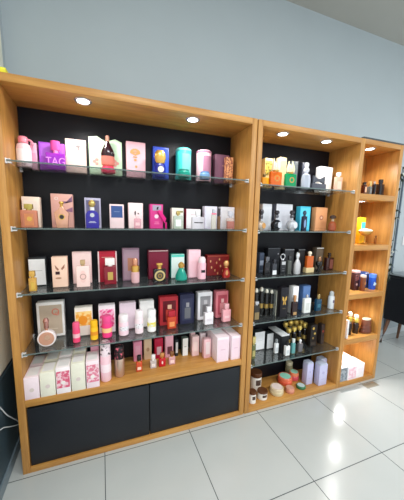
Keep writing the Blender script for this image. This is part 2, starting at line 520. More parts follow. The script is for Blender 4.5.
def turned(label, u0, u1, vt, Y, Z, segs, group=LT, name='perfume_bottle', cat='perfume bottle', sy=1.0, ms=(), seg=24, dz=0):
    x, w, h = place_round(u0, u1, vt, Y, Z, sy)
    r = w/2
    o = thing(name, label, cat, (x, Y+r*sy, Z+.0005+dz), group)
    for nm, mat, prof in segs:
        MB().lathe([(a*r, b*h) for a, b in prof], seg=seg, sy=sy).build(nm, mat, o)
    marks(o, ms, w, h, -r*sy*.98)
    return o, w, h

def can(label, u0, u1, vt, Y, Z, body, cap, band=None, group='body spray cans in the wide left cabinet', name='body_spray_can', capf=.36, ms=()):
    segs = [('can_body', body, [(.92, 0), (1, .02), (1, 1-capf-.03), (.93, 1-capf)]),
            ('cap', cap, [(.94, 1-capf), (.96, 1-capf+.01), (.96, .93), (.84, .985), (.5, 1)])]
    if band: segs.append(('printed_band', band, [(1.012, .24), (1.012, .44)]))
    return turned(label, u0, u1, vt, Y, Z, segs, group, name, 'spray can', ms=ms)

P = lambda *c: M(c, .4)
YB, YF = .20, .085       # usual front of the boxes and of the bottles before them
exec_order = []

# ================================================================== LEFT CABINET, shelf 1 (top)
z = S[0]
carton('pale pink box behind the pink jug-shaped bottle, top shelf', 31, 38.8, 143, .262, z, P(244, 186, 204), [('label', 'r', .25, .3, .8, .62, P(236, 160, 186))])
# jug with a handle
x, w, h = place_round(16, 31.5, 137, .19, z, .84)
o = thing('perfume_bottle', 'pink and white jug-shaped bottle with a loop handle at far left', 'perfume bottle', (x, .19+w*.42, z+.0005), LT)
r = w/2
MB().lathe([(.9*r, 0), (r, .03*h), (r, .62*h), (.86*r, .74*h), (.55*r, .79*h)], seg=28, sy=.84).build('bottle_body', M((246, 214, 222), .25), o)
MB().lathe([(1.01*r, .12*h), (1.01*r, .58*h)], seg=28, sy=.84).build('label', M((250, 240, 244), .35), o)
MB().lathe([(.6*r, .79*h), (.66*r, .81*h), (.66*r, .95*h), (.55*r, 1.0*h)], seg=24).build('cap', M((240, 140, 158), .3), o)
pts = [(.55*r+.0*k, 0, .90*h) for k in range(1)]
for k in range(11):
    a = PI/2-PI*k/10
    pts.append((.62*r+.62*r*math.cos(a), 0, .80*h+.12*h*math.sin(a)))
MB().tube(pts, .006, 8).build('handle', M((242, 150, 170), .3), o)
carton('violet box behind the magenta block bottle, top shelf', 39.2, 66, 143, .262, z, P(176, 84, 216), [('panel', 'r', .06, .5, .94, .95, P(186, 104, 222))])
o, w, hb = flat_bottle('purple block bottle with raised TAG lettering and rounded pink cap', 45.5, 65.5, 140.5, .21, z, GLASS((170, 46, 196), .85), M((236, 84, 168), .3), fb=.57, d=.035, capw=.5, capk='cyl', neck=.1, collar=M((240, 130, 190), .3), bev=.003,
            ms=[('plaque', 'r', .05, .08, .95, .86, M((150, 30, 182), .3))])
cu = bpy.data.curves.new('letters', 'FONT'); cu.body = 'TAG'; cu.size = hb*.66; cu.extrude = .0012; cu.align_x = 'CENTER'; cu.align_y = 'CENTER'
to = bpy.data.objects.new('tmp_text', cu); COL.objects.link(to)
bpy.context.view_layer.update()
me = bpy.data.meshes.new_from_object(to.evaluated_get(bpy.context.evaluated_depsgraph_get()))
bpy.data.objects.remove(to)
me.transform(Matrix.Translation((0, -.0195, hb*.47)) @ Matrix.Rotation(PI/2, 4, 'X') @ Matrix.Diagonal((.84, 1, 1, 1)))
me.materials.append(M((236, 150, 246), .3))
lo = bpy.data.objects.new('lettering', me); COL.objects.link(lo); lo.parent = o

carton('ivory pink box with a small grey flower mark, beside the violet box', 65.8, 86.6, 139.5, .262, z, P(246, 212, 200), [('emblem', 'crest', .62, .78, .10, P(150, 140, 140)), ('line_print', 'r', .1, .12, .9, .14, P(236, 200, 190))])
# pale green open double box with amber bottle
x, w, h = place(89, 122, 137, .262, z)
o = thing('gift_box', 'pale green open-fronted gift box shaped like an open book', 'box', (x, .290, z+.0005), LB)
MB().prism([(-w/2, 0), (w/2, 0), (w/2, .9*h), (.3*w, h*.97), (0, .88*h), (-.25*w, h), (-w/2, h*.96)], -.026, .026, .002).build('carton', P(200, 226, 190), o)
MB().prism([(-w/2+.006, .02*h), (w/2-.006, .02*h), (w/2-.006, .85*h), (.3*w, .92*h), (0, .83*h), (-.25*w, .95*h), (-w/2+.006, .91*h)], -.0272, -.0258).build('inner_face', P(212, 238, 204), o)
for sx in (-1, 1):
    m = MB()
    for k in range(5):
        m.disc(sx*w*(.30+.05*math.cos(k*2.1)), h*(.33+.06*math.sin(k*2.1)), w*.055, -.0286-.00015*k, -.027, 9, rz=w*.05)
    m.build('flower_print', P(226, 160, 150), o)
x, w, h = place_round(100.5, 115, 136, .19, z, .7)
o = thing('perfume_bottle', 'dark teardrop bottle fading to rose, on a red cushion', 'perfume bottle', (x, .22, z+.0005), LT)
r = w/2
MB().lathe([(.7*r, 0), (r, .03*h), (1.02*r, .12*h), (.8*r, .19*h)], seg=24, sy=.75).build('cushion_base', M((222, 44, 84), .5), o)
MB().lathe([(.6*r, .19*h), (.92*r, .24*h), (.96*r, .38*h), (.92*r, .46*h)], seg=24, sy=.6).build('lower_glass', GLASS((232, 136, 120), .7), o)
MB().lathe([(.92*r, .46*h), (.96*r, .52*h), (.82*r, .62*h), (.5*r, .74*h), (.3*r, .82*h), (.24*r, .86*h)], seg=24, sy=.6).build('bottle_body', M((40, 14, 22), .15), o)
MB().lathe([(.26*r, .85*h), (.28*r, .87*h), (.28*r, .98*h), (.2*r, h)], seg=16).build('cap', M((206, 150, 130), .3, .6), o)

carton('pink box with gold crest, third pink box from left on top shelf', 125.7, 145.4, 142, .262, z, P(246, 190, 200), [('crest', 'crest', .46, .68, .23, METAL((200, 150, 96), .35)), ('seal', 'd', .5, .3, .07, METAL((196, 150, 100), .35))])
carton('royal blue box on the top shelf behind gold-topped bottle', 151.7, 168.8, 147, .262, z, P(38, 66, 176), [('border', 'r', .06, .05, .94, .95, P(48, 80, 196))])
turned('deep blue bottle with gold crown stopper and oval cream medallion', 154.5, 166, 150.5, .19, z,
       [('bottle_body', GLASS((24, 32, 140), .9), [(.7, 0), (.92, .03), (.95, .4), (.75, .52)]),
        ('cap', GOLD, [(.62, .52), (.8, .56), (1.0, .74), (.92, .9), (.6, 1.0)])], sy=.55,
       ms=[('medallion', 'e', .5, .3, .26, .11, P(240, 232, 206))])
def capsule(label, u0, u1, vt, col, light, disc, ub0, ub1):
    x, w, h = place_round(u0, u1, vt, .19, z)
    r = w/2
    o = thing('perfume_tin', label, 'perfume tin', (x, .19+r, z+.0005), 'cylindrical tins with windows on the top shelf')
    MB().lathe([(.95*r, 0), (r, .02*h), (r, .93*h), (.9*r, .985*h), (.6*r, h)], seg=28).build('tin_body', col, o)
    MB().lathe([(1.03*r, .0), (1.03*r, .12*h)], seg=28).build('base_ring', col, o)
    MB().lathe([(1.03*r, .9*h), (1.03*r, .96*h)], seg=28).build('lid', light, o)
    m = MB(); n = 8
    for k in range(n):
        a0 = -PI/2+(k-n/2)*.17+.25; a1 = a0+.17
        q = [(1.015*r*math.cos(a0), 1.015*r*math.sin(a0)), (1.015*r*math.cos(a1), 1.015*r*math.sin(a1)), (.9*r*math.cos(a1), .9*r*math.sin(a1)), (.9*r*math.cos(a0), .9*r*math.sin(a0))]
        b = bmesh.new()
        lo_ = [b.verts.new((X, Yv, .2*h)) for X, Yv in q]; hi_ = [b.verts.new((X, Yv, .8*h)) for X, Yv in q]
        b.faces.new(lo_[::-1]); b.faces.new(hi_)
        for i in range(4): b.faces.new((lo_[i], lo_[(i+1) % 4], hi_[(i+1) % 4], hi_[i]))
        m._merge(b)
    m.build('window', light, o)
    x2, w2, _ = place(ub0, ub1, vt+24, .075, z)
    c = turned(disc[0], ub0, ub1, vt+22.5, .095, z, [('jar', disc[1], [(.9, 0), (1, .1), (1, .8), (.85, 1)]), ('lid', disc[2], [(.88, 1), (.8, 1.25), (.0, 1.3)])], 'small round jars on the top shelf', 'cream_jar', 'jar')
capsule('turquoise cylindrical tin with pale window on top shelf', 175.5, 191, 149, P(64, 200, 190), P(120, 196, 190), ('flat dark green jar standing before the turquoise tin', P(16, 150, 130), P(30, 120, 110)), 177.5, 190)
capsule('pink cylindrical tin with pale window on top shelf', 196, 211, 151, P(246, 196, 206), P(178, 122, 146), ('flat blue jar before the pink tin', P(120, 160, 200), P(90, 130, 180)), 199.5, 210)
carton('mauve box at the right end of the top shelf', 212, 229, 154.5, .262, z, P(128, 84, 104), [('mark', 'r', .5, .6, .75, .64, P(186, 140, 130))])
carton('small box with gold and copper print, right end of top shelf', 224, 233, 157, .19, z, PAT((130, 60, 50), (226, 160, 110), 90, .48), d=.04)

# ================================================================== shelf 2
z = S[1]
carton('ivory box behind the square rose-copper bottle, second shelf', 22.3, 42, 196.8, YB, z, P(248, 226, 208), [('panel', 'r', .08, .12, .9, .88, P(250, 236, 224))])
flat_bottle('square rose-copper bottle with two gold-green cap lobes, far left', 20, 38, 204, YF, z, GLASS((226, 150, 120), .6), METAL((190, 170, 90), .25), fb=.74, d=.035, capw=.5, neck=.05,
            ms=[('label', 'r', .25, .12, .8, .8, METAL((214, 140, 96), .3)), ('emblem', 'd', .55, .5, .16, GOLD)])
carton('rose-gold box with purple ribbon print, second shelf', 51.3, 74, 194, YB, z, P(222, 168, 156), [('ribbon_print', 'p', [(.5, .78), (.62, .72), (.98, .95), (.98, .78)], P(130, 92, 122)), ('ribbon_print', 'p', [(.6, .5), (.98, .62), (.98, .46)], P(150, 104, 130)), ('emblem', 'ring', .25, .86, .08, P(240, 226, 220))])
flat_bottle('faceted rose-gold bottle with a black round medallion', 54, 69.5, 201.5, YF, z, METAL((228, 170, 142), .22), GOLD, fb=.8, d=.035, capw=.35, capk='flare', neck=.03,
            shape=[(.12, 0), (.88, 0), (.95, .45), (1, .72), (.72, .88), (.6, 1), (.4, 1), (.28, .88), (0, .72), (.05, .45)],
            ms=[('medallion', 'd', .5, .52, .2, M((40, 30, 30), .3)), ('medallion_rim', 'ring', .5, .52, .22, GOLD)])
carton('grey-lilac framed box behind the arched indigo bottle', 84.8, 101, 198, YB, z, P(178, 172, 196), [('panel', 'r', .1, .08, .9, .92, P(106, 100, 130))])
flat_bottle('arched indigo bottle with silver seal and gold ring cap', 85.5, 98.8, 199.8, YF, z, M((50, 40, 150), .22), M((206, 180, 110), .3, .8), fb=.64, d=.03, capw=.55, capk='ball', neck=.1, collar=WHITE,
            shape=[(0, 0), (1, 0), (1, .7)]+[(.5+.5*math.cos(a), .7+.3*math.sin(a)) for a in [PI*k/10 for k in range(1, 10)]]+[(0, .7)],
            ms=[('seal', 'd', .5, .72, .17, SILVER), ('text_bar', 'lines', .22, .28, .78, .4, 2, P(200, 198, 226))])
carton('small pink box with blue upper square, no bottle before it', 109.5, 124, 204.3, .16, z, P(242, 214, 216), [('blue_panel', 'r', .1, .44, .9, .93, P(62, 88, 144)), ('line_print', 'r', .3, .68, .7, .7, P(130, 150, 190))])
carton('blush white box with two tiny black figures printed', 127.8, 143, 203, YB, z, P(248, 224, 224), [('figure_print', 'p', [(.42, .52), (.5, .52), (.5, .66), (.46, .7), (.4, .62)], BLACK), ('figure_print', 'p', [(.58, .48), (.7, .48), (.72, .58), (.64, .62)], BLACK)])
flat_bottle('faint pink slab bottle before the blush white box', 133.8, 141.2, 214.5, YF, z, GLASS((240, 190, 200), .5), M((244, 214, 216), .3), fb=.72, d=.02, capw=.5, neck=.06, ms=[('label', 'r', .2, .3, .8, .6, P(236, 196, 200))])
carton('magenta box with white round seal, second shelf', 149, 163, 204.3, .16, z, P(214, 60, 138), [('window', 'r', .18, .74, .86, .96, P(170, 160, 180)), ('seal', 'd', .48, .5, .16, P(246, 214, 228)), ('bottle_print', 'p', [(.48, .78), (.62, .78), (.66, .9), (.52, .88)], BLACK), ('line_print', 'lines', .3, .16, .7, .3, 2, P(240, 130, 180))])
x, zt = at_y(161.5, 213, .15); x2, z2 = at_y(165.5, 220, .14)
o = thing('ribbon_tag', 'magenta ribbon tag hanging across the magenta box', 'tag', (x, .148, z+.0005))
lx, lz = at_y(157.5, 211, .147); rx, rzv = at_y(166.3, 220.5, .147)
MB().prism([(lx-x, lz-z), (lx-x+.018, lz-z+.008), (rx-x, rzv-z+.012), (rx-x-.012, rzv-z-.02)], -.004, .008, .001).build('ribbon', P(222, 30, 128), o)
MB().box(rx-x-.008, rx-x+.004, -.003, .006, 0, rzv-z-.012, .001).build('ribbon_tail', P(206, 26, 118), o)
carton('white box with olive strip, behind clear square gold-capped bottle', 170, 183.5, 208, YB, z, P(246, 242, 228), [('strip', 'r', .4, .78, .95, .86, P(150, 140, 90)), ('panel', 'r', .25, .1, .95, .7, P(236, 238, 230))])
flat_bottle('clear square bottle with gold cap before the white box', 173.2, 183, 211.5, YF, z, GLASS((216, 226, 214), .35), METAL((196, 170, 100), .3), fb=.76, d=.025, capw=.4, neck=.06, ms=[('label', 'r', .2, .2, .8, .7, P(244, 244, 240))])
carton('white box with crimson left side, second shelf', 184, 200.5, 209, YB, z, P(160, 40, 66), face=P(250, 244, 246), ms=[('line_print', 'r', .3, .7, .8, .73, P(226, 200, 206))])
flat_bottle('clear low bottle with a black line of print', 191.3, 204.2, 211, YF, z, GLASS((236, 232, 238), .5), M((240, 238, 240), .3), fb=.68, d=.03, capw=.36, neck=.08, ms=[('print', 'r', .15, .48, .9, .56, BLACK)])
carton('lilac white box behind the slim bow-tied bottle', 202, 217, 206.3, YB, z, P(234, 230, 246), [('panel', 'r', .1, .1, .9, .9, P(242, 240, 250))])
o, w, hb = flat_bottle('slim clear bottle with a pink bow at its neck', 211, 216.3, 209.5, YF, z, GLASS((230, 224, 214), .5), SILVER, fb=.75, d=.02, capw=.6, neck=.06)
m = MB(); m.ball((-.010, -.006, hb+.004), .011, .004, .006); m.ball((.010, -.006, hb+.004), .011, .004, .006); m.ball((0, -.008, hb+.004), .004); m.build('bow', P(244, 120, 150), o)
flat_bottle('slim smoky bottle with dark cap beside the bow-tied one', 217.1, 220.6, 208.5, YF, z, GLASS((120, 84, 54), .9), M((70, 60, 64), .2, .4), fb=.62, d=.02, capw=.85, neck=.05)
carton('pale grey box at the right end of the second shelf', 217.8, 234.3, 207, YB, z, P(232, 228, 236), [('panel', 'r', .1, .08, .92, .9, P(240, 238, 244))])
flat_bottle('clear-capped bottle half full of amber red liquid', 226, 235, 211, YF, z, GLASS((240, 224, 216), .14), GLASS((226, 226, 234), .5), fb=.62, d=.03, capw=.6, neck=.1, liquid=(.72, M((176, 62, 26), .15)))

# ================================================================== shelf 3
z = S[2]
carton('black box with white front, left end of third shelf', 28.5, 48.5, 257.2, .2, z, P(34, 36, 40), face=None, ms=[('front_label', 'r', .03, .03, .93, .93, P(236, 238, 240)), ('line_print', 'r', .3, .52, .75, .54, P(190, 192, 196))])
flat_bottle('small gold bottle with square cap before the white-fronted box', 28.3, 37, 271.3, .06, z, GLASS((226, 176, 84), .75), GOLD, fb=.66, d=.03, capw=.75, neck=.06, ms=[('label', 'r', .3, .1, .8, .7, METAL((230, 190, 90), .25))])
carton('peach box with moth wings and dark eye print', 52, 68.5, 257, .13, z, P(248, 208, 186), [('wing_print', 'p', [(.2, .74), (.45, .6), (.4, .54), (.24, .62)], P(160, 110, 90)), ('wing_print', 'p', [(.85, .76), (.6, .62), (.65, .56), (.82, .64)], P(160, 110, 90)), ('eye_print', 'r', .22, .42, .5, .52, P(60, 30, 34)), ('wing_print', 'e', .4, .3, .2, .03, P(190, 140, 110))])
carton('light pink box behind the pink slab bottle, third shelf', 72.6, 92, 252, YB, z, P(244, 208, 206), [('panel', 'r', .06, .05, .94, .94, P(248, 218, 214))])
flat_bottle('pink slab bottle with framed label and clear gold cap', 76, 90, 260.3, .09, z, M((250, 214, 208), .25), GLASS((214, 186, 140), .6), fb=.78, d=.035, capw=.36, neck=.05,
            ms=[('label', 'e', .5, .5, .22, .3, P(240, 198, 192)), ('label_rim', 'ring', .5, .5, .24, P(190, 150, 140))])
carton('crimson box edged in white behind the oxblood bottle', 98.2, 117, 251.5, YB, z, P(176, 20, 48), [('border', 'r', .0, .0, .07, 1, P(236, 210, 210)), ('border', 'r', .93, .0, 1, 1, P(236, 210, 210)), ('line_print', 'r', .2, .8, .8, .82, P(226, 170, 160))])
flat_bottle('oxblood rectangular bottle with gold label and white marked cap', 104, 116.3, 258.5, .115, z, M((130, 6, 32), .15), M((240, 232, 228), .3), fb=.7, d=.035, capw=.78, neck=.04,
            ms=[('label', 'r', .3, .25, .72, .68, METAL((206, 170, 90), .3))])
carton('mauve grey box behind the gold-capped pink bottle', 122, 139.3, 248.3, YB, z, P(150, 118, 136), [('panel', 'r', .08, .05, .92, .95, P(168, 138, 152)), ('bottle_print', 'r', .3, .3, .7, .7, P(176, 120, 96))])
turned('round pink bottle with tall stepped gold cap', 131, 139.5, 258.5, .09, z,
       [('bottle_body', GLASS((244, 196, 200), .75), [(.75, 0), (.95, .04), (1, .3), (.98, .44), (.9, .46)]),
        ('gold_collar', GOLD, [(.92, .46), (.95, .5), (.95, .7), (.6, .72)]),
        ('cap', ROSE, [(.6, .72), (.66, .74), (.66, .95), (.5, 1)])])
carton('large burgundy box behind the black medallion bottle', 147.3, 168.3, 250.2, YB, z, P(112, 26, 48), [('border', 'r', .02, .96, .98, .985, P(226, 200, 196)), ('panel', 'r', .06, .05, .94, .92, P(122, 30, 54))])
flat_bottle('black square bottle with gold round medallion and flared gold cap', 153, 166, 263.5, .085, z, M((18, 14, 16), .15), GOLD, fb=.7, d=.035, capw=.55, capk='flare', neck=.04,
            ms=[('medallion', 'd', .5, .5, .44, METAL((216, 190, 130), .3)), ('medallion_face', 'd', .5, .5, .3, M((50, 44, 36), .3)), ('monogram', 'ring', .5, .5, .16, GOLD)])
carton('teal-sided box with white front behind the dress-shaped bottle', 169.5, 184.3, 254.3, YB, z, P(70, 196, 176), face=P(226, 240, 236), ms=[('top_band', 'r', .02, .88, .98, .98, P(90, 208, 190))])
turned('teal ball-gown bottle with gold bodice top', 175, 187.3, 262, .08, z,
       [('bottle_body', GLASS((20, 160, 140), .8), [(.9, 0), (1, .06), (.95, .25), (.7, .45), (.45, .62), (.38, .68)]),
        ('cap', GOLD, [(.4, .68), (.5, .74), (.55, .86), (.35, .94), (.15, 1)])], seg=14)
carton('light pink box behind the white-domed pink cylinder', 186.4, 200.5, 250, .17, z, P(246, 196, 208), [('panel', 'r', .06, .04, .94, .94, P(250, 206, 216))])
turned('pink cylinder bottle with white dome cap and black label', 197.6, 206, 256.3, .085, z,
       [('bottle_body', M((248, 190, 204), .3), [(.92, 0), (1, .02), (1, .68), (.9, .72)]), ('cap', M((250, 226, 232), .25), [(.86, .72), (.88, .74), (.88, .88), (.6, .97), (.0, 1)])],
       ms=[('label', 'r', .25, .3, .75, .42, BLACK)])
carton('wide dark red box with scattered gold leaves', 204.5, 229, 255, .2, z, P(122, 26, 28), [('border', 'r', .03, .92, .97, .96, P(160, 70, 50))]+
       [('leaf_print', 'e', fx, fz, .03, .06, METAL((226, 170, 120), .35)) for fx, fz in ((.15, .7), (.2, .4), (.35, .25), (.42, .62), (.55, .78), (.6, .45), (.72, .2), (.8, .65), (.48, .1))])
flat_bottle('red figure bottle with a gold heart-shaped cap', 222, 230.5, 260.5, .09, z, GLASS((170, 40, 34), .85), METAL((226, 170, 110), .25), fb=.58, d=.03, capw=.8, capk='ball', neck=.04,
            shape=[(.1, 0), (.9, 0), (1, .25), (.85, .7), (.62, 1), (.38, 1), (.15, .7), (0, .25)], ms=[('emblem', 'e', .5, .5, .18, .25, METAL((226, 160, 100), .3))])

# ================================================================== shelf 4
z = S[3]
carton('large white-framed beige box with a red swirl', 37, 65.8, 302.3, .225, z, P(244, 242, 240), [('beige_panel', 'r', .1, .07, .92, .92, P(196, 178, 158)), ('swirl_print', 'ring', .68, .72, .14, P(216, 120, 100)), ('swirl_print', 'ring', .74, .66, .08, P(216, 120, 100)), ('line_print', 'r', .3, .22, .75, .24, P(220, 206, 190))], d=.06)
x, w, h = place(36.3, 55.6, 319.3, .075, z)
o = thing('perfume_bottle', 'round rose-gold disc bottle with white rim and tall neck', 'perfume bottle', (x, .095, z+.0005), LT)
r = w/2
MB().disc(0, r, r, -.016, .016, 36, bev=.003).build('bottle_body', M((240, 228, 228), .2), o)
MB().disc(0, r, r*.82, -.0185, -.015, 32).build('disc_face', M((214, 158, 132), .3, .25), o)
MB().disc(.1*r, r*1.15, r*.34, -.0195, -.018, 20).build('emblem', METAL((236, 190, 160), .25), o)
MB().lathe([(.16*r, 1.96*r), (.16*r, 2.2*r)], seg=14).build('neck', ROSE, o)
MB().lathe([(.24*r, 2.2*r), (.27*r, 2.25*r), (.27*r, h*.82), (.34*r, h*.9), (.2*r, h)], seg=16).build('cap', M((206, 150, 140), .2, .7), o)
carton('orange and cream box behind pink and yellow cans', 75, 93, 307.5, .18, z, P(250, 240, 230), [('orange_print', 'r', .04, .35, .96, .86, PAT((244, 168, 60), (250, 214, 140), 34, .5)), ('orange_print', 'e', .45, .55, .26, .16, P(238, 150, 40))])
can('hot pink can at left, before the orange and cream box', 72.6, 80.2, 322, .075, z, P(240, 72, 118), P(244, 92, 136), P(250, 190, 200))
can('yellow can with a yellow cap before the orange box', 90.2, 98, 320, .08, z, P(250, 196, 40), P(250, 190, 30), P(236, 150, 40))
carton('white box with hot pink print behind the second pink can', 99, 115.3, 305.3, .18, z, P(250, 238, 244), [('pink_print', 'r', .06, .2, .94, .86, PAT((232, 70, 140), (250, 200, 222), 40, .5))])
can('hot pink can before the pink-printed box', 102, 112, 315, .085, z, P(240, 60, 130), P(242, 80, 144), P(252, 206, 150))
carton('pale lilac box behind the first of three white-capped cans', 119.3, 136, 303, .2, z, P(238, 216, 228), [('panel', 'r', .06, .05, .94, .9, P(242, 222, 234))])
can('pale pink can, leftmost of three white-capped cans', 118.6, 128.6, 314, .085, z, P(246, 214, 224), P(250, 240, 242), PAT((246, 240, 244), (150, 140, 160), 120, .6))
carton('white box behind the white can with yellow print', 139, 154, 301, .2, z, P(244, 240, 238), [('panel', 'r', .06, .05, .94, .9, P(248, 246, 244))])
can('pink-white can in the middle of three white-capped cans', 134.8, 143.3, 310, .085, z, P(248, 224, 230), P(250, 236, 240), PAT((246, 240, 244), (170, 150, 160), 120, .6))
can('white can with yellow print, last of three white-capped cans', 147.2, 156, 309, .085, z, P(248, 246, 242), P(250, 250, 250), PAT((240, 226, 90), (240, 240, 236), 80, .55))
def win_box(label, u0, u1, vt, col, inner, bot, cap, Y=.18):
    return carton(label, u0, u1, vt, Y, z, col, [('window', 'r', .16, .12, .88, .86, inner), ('bottle_print', 'r', .32, .18, .74, .55, bot), ('bottle_print', 'r', .42, .57, .64, .72, cap)], d=.06)
win_box('red box with a dark window showing a bottle', 158.3, 178, 297, P(186, 44, 54), P(96, 16, 28), P(190, 70, 60), P(226, 180, 150))
flat_bottle('amber red bottle with crimson cap before the red window box', 167, 176.3, 311.3, .1, z, GLASS((214, 74, 40), .8), M((180, 20, 40), .3), fb=.66, d=.03, capw=.8, neck=.03, ms=[('label', 'r', .2, .2, .8, .6, P(236, 150, 90))])
win_box('navy box with a dark window, beside the red window box', 178, 194, 294.5, P(36, 38, 68), P(52, 54, 80), P(104, 104, 110), P(150, 146, 150), Y=.16)
win_box('white box with a grey window showing a bottle', 195.3, 212, 292.5, P(246, 242, 246), P(150, 148, 152), P(110, 106, 108), P(196, 192, 196), Y=.2)
flat_bottle('white bottle with square cap before the white window box', 203.5, 213.5, 307.5, .09, z, M((244, 236, 240), .25), M((240, 236, 240), .25), fb=.68, d=.035, capw=.5, neck=.05, ms=[('label', 'r', .2, .3, .8, .5, P(226, 216, 222))])
win_box('rose pink box with a window at the right end', 213, 228, 291.5, P(232, 134, 146), P(190, 84, 100), P(222, 150, 156), P(240, 196, 196), Y=.2)
flat_bottle('rose pink bottle with square cap before the rose window box', 221.5, 231, 304.3, .1, z, M((240, 172, 180), .25), M((240, 180, 186), .25), fb=.68, d=.035, capw=.5, neck=.05, ms=[('label', 'r', .2, .3, .8, .5, P(246, 200, 204))])

# ================================================================== wooden base of the left cabinet
z = B1
row = [(23.6, 39.4, 377.5, P(246, 226, 232), None, 'blush'), (39.6, 55.4, 372.5, P(238, 234, 216), None, 'cream'),
       (55.6, 70.6, 367.5, P(250, 240, 242), PAT((220, 90, 122), (246, 206, 214), 50, .52), 'pink-printed'), (70.8, 85.4, 363.2, P(236, 232, 214), None, 'second cream'),
       (85.8, 99.5, 361, P(248, 226, 232), PAT((226, 120, 146), (246, 210, 218), 60, .52), 'rose-printed')]
for i, (u0, u1, vt, c, pr, nm) in enumerate(row):
    dd = .135
    xl, _ = at_y(u0, (vt+398-i*3)/2, .005); xr, _ = at_y(u1, (vt+398-i*3)/2, .005)
    hh = at_y((u0+u1)/2, vt, .005)[1]-z
    for k in range(2 if i < 4 else 1):
        o = thing('perfume_box', ('%s long box %s, %s' % (nm, ('at the front of the base row', 'behind the front row on the base')[k], ('far left', 'second from left', 'third from left', 'fourth from left', 'fifth from left')[i])), 'box',
                  ((xl+xr)/2, .005+dd/2+k*(dd+.006), z+.0005), 'long white and pink boxes in two rows on the base')
        w = xr-xl-.003
        MB().box(-w/2, w/2, -dd/2, dd/2, 0, hh, .002).build('carton', c, o)
        if pr: MB().box(-w/2+.003, w/2-.003, -dd/2-.0008, -dd/2+.0002, hh*.22, hh*.86).build('pink_print', pr, o, smooth=False)
        marks(o, [('emblem', 'd', .5, .42, .16, P(246, 236, 232) if pr else P(222, 206, 200))], w, hh, -dd/2-(.0006 if pr else 0))
        MB().box(-w/2+.01, w/2-.01, -dd/2+.02, dd/2-.02, hh-.0002, hh+.0006).build('top_print', P(236, 232, 232) if k == 0 else P(228, 230, 230), o, smooth=False)
carton('upright rose pink carton behind the fifth front box', 91, 99.3, 342, .155, z, P(240, 170, 190), [('label', 'r', .15, .1, .85, .5, P(246, 196, 208))], d=.05)
can('tall pink body spray with marbled cap beside the front boxes', 100.2, 111, 340.5, .038, z, M((246, 206, 214), .3), PAT((246, 226, 232), (60, 40, 50), 60, .6), M((250, 232, 236), .3), capf=.36)
can('champagne metal spray can with black patterned cap on the base', 114.4, 124.3, 345, .06, z, METAL((206, 176, 158), .3), PAT((24, 16, 20), (236, 110, 130), 45, .6), None, capf=.42)
mini = 'small boxes in the back row on the base'
minb = 'miniature bottles on the base'
carton('small rose pink box, first of back row on base', 133, 142, 342, .235, z, P(238, 150, 176), [('label', 'r', .2, .3, .8, .8, P(244, 176, 196))], d=.045, group=mini)
carton('small beige box, second of back row on base', 143.3, 151.7, 339.5, .235, z, P(226, 196, 160), [('emblem', 'e', .5, .5, .2, .1, P(190, 150, 116))], d=.045, group=mini)
carton('small crimson box with pale label, third of back row', 153.7, 163, 339, .225, z, P(186, 24, 60), [('label', 'r', .25, .2, .8, .6, P(230, 190, 196))], d=.045, group=mini)
carton('small pink box with dark label, fourth of back row', 164, 173.3, 335.8, .215, z, P(240, 176, 190), [('label', 'r', .25, .15, .85, .5, P(110, 60, 70))], d=.05, group=mini)
carton('small dark box with white label near the row middle', 173.8, 178.2, 340, .215, z, P(40, 44, 48), [('label', 'r', .15, .2, .9, .85, P(216, 214, 214))], d=.045, group=mini)
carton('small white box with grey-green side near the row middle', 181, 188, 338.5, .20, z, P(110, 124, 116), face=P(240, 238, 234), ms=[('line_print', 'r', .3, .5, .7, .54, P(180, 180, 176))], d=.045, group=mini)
carton('small blush box behind another blush box, right of row', 189.4, 195.2, 332.5, .235, z, P(240, 198, 200), [('line_print', 'r', .2, .7, .8, .74, P(214, 160, 166))], d=.035, group=mini)
carton('small blush box in front of another, right of row', 190.8, 199, 337, .17, z, P(246, 208, 206), [('label', 'r', .25, .25, .8, .75, P(250, 222, 216))], d=.04, group=mini)
carton('small white-pink box behind the blush carton beside long boxes', 198.8, 205.5, 333.8, .205, z, P(246, 226, 228), [('line_print', 'r', .2, .7, .8, .74, P(220, 180, 186))], d=.035, group=mini)
carton('small blush carton with white label beside long boxes', 202, 210.8, 339.5, .11, z, P(244, 196, 200), [('label', 'r', .25, .2, .85, .85, P(250, 230, 230))], d=.045, group=mini)
flat_bottle('miniature orange bottle with black and gold cap', 136, 142.3, 356, .09, z, GLASS((230, 90, 50), .75), M((30, 20, 20), .25), fb=.6, d=.022, capw=.75, capk='cyl', neck=.08, collar=GOLD, group=minb, ms=[('label', 'r', .2, .2, .8, .5, P(250, 220, 200))])
flat_bottle('miniature clear bottle with white cap', 150, 156.6, 355.5, .10, z, GLASS((236, 226, 224), .5), M((240, 236, 232), .25), fb=.6, d=.022, capw=.7, capk='cyl', neck=.08, group=minb, ms=[('label', 'r', .2, .2, .8, .6, P(240, 226, 222))])
flat_bottle('miniature red bottle with gold cap', 158.5, 165.8, 353.5, .10, z, GLASS((206, 20, 40), .85), METAL((220, 150, 90), .25), fb=.62, d=.022, capw=.7, capk='cyl', neck=.06, group=minb, ms=[('label', 'e', .5, .5, .12, .2, P(246, 210, 200))])
flat_bottle('miniature pink bottle with dark gold cap', 168.5, 175.4, 352, .105, z, GLASS((242, 186, 188), .65), METAL((150, 100, 66), .25), fb=.6, d=.022, capw=.7, capk='cyl', neck=.08, collar=GOLD, group=minb, ms=[('label', 'r', .2, .2, .8, .6, P(248, 216, 214))])
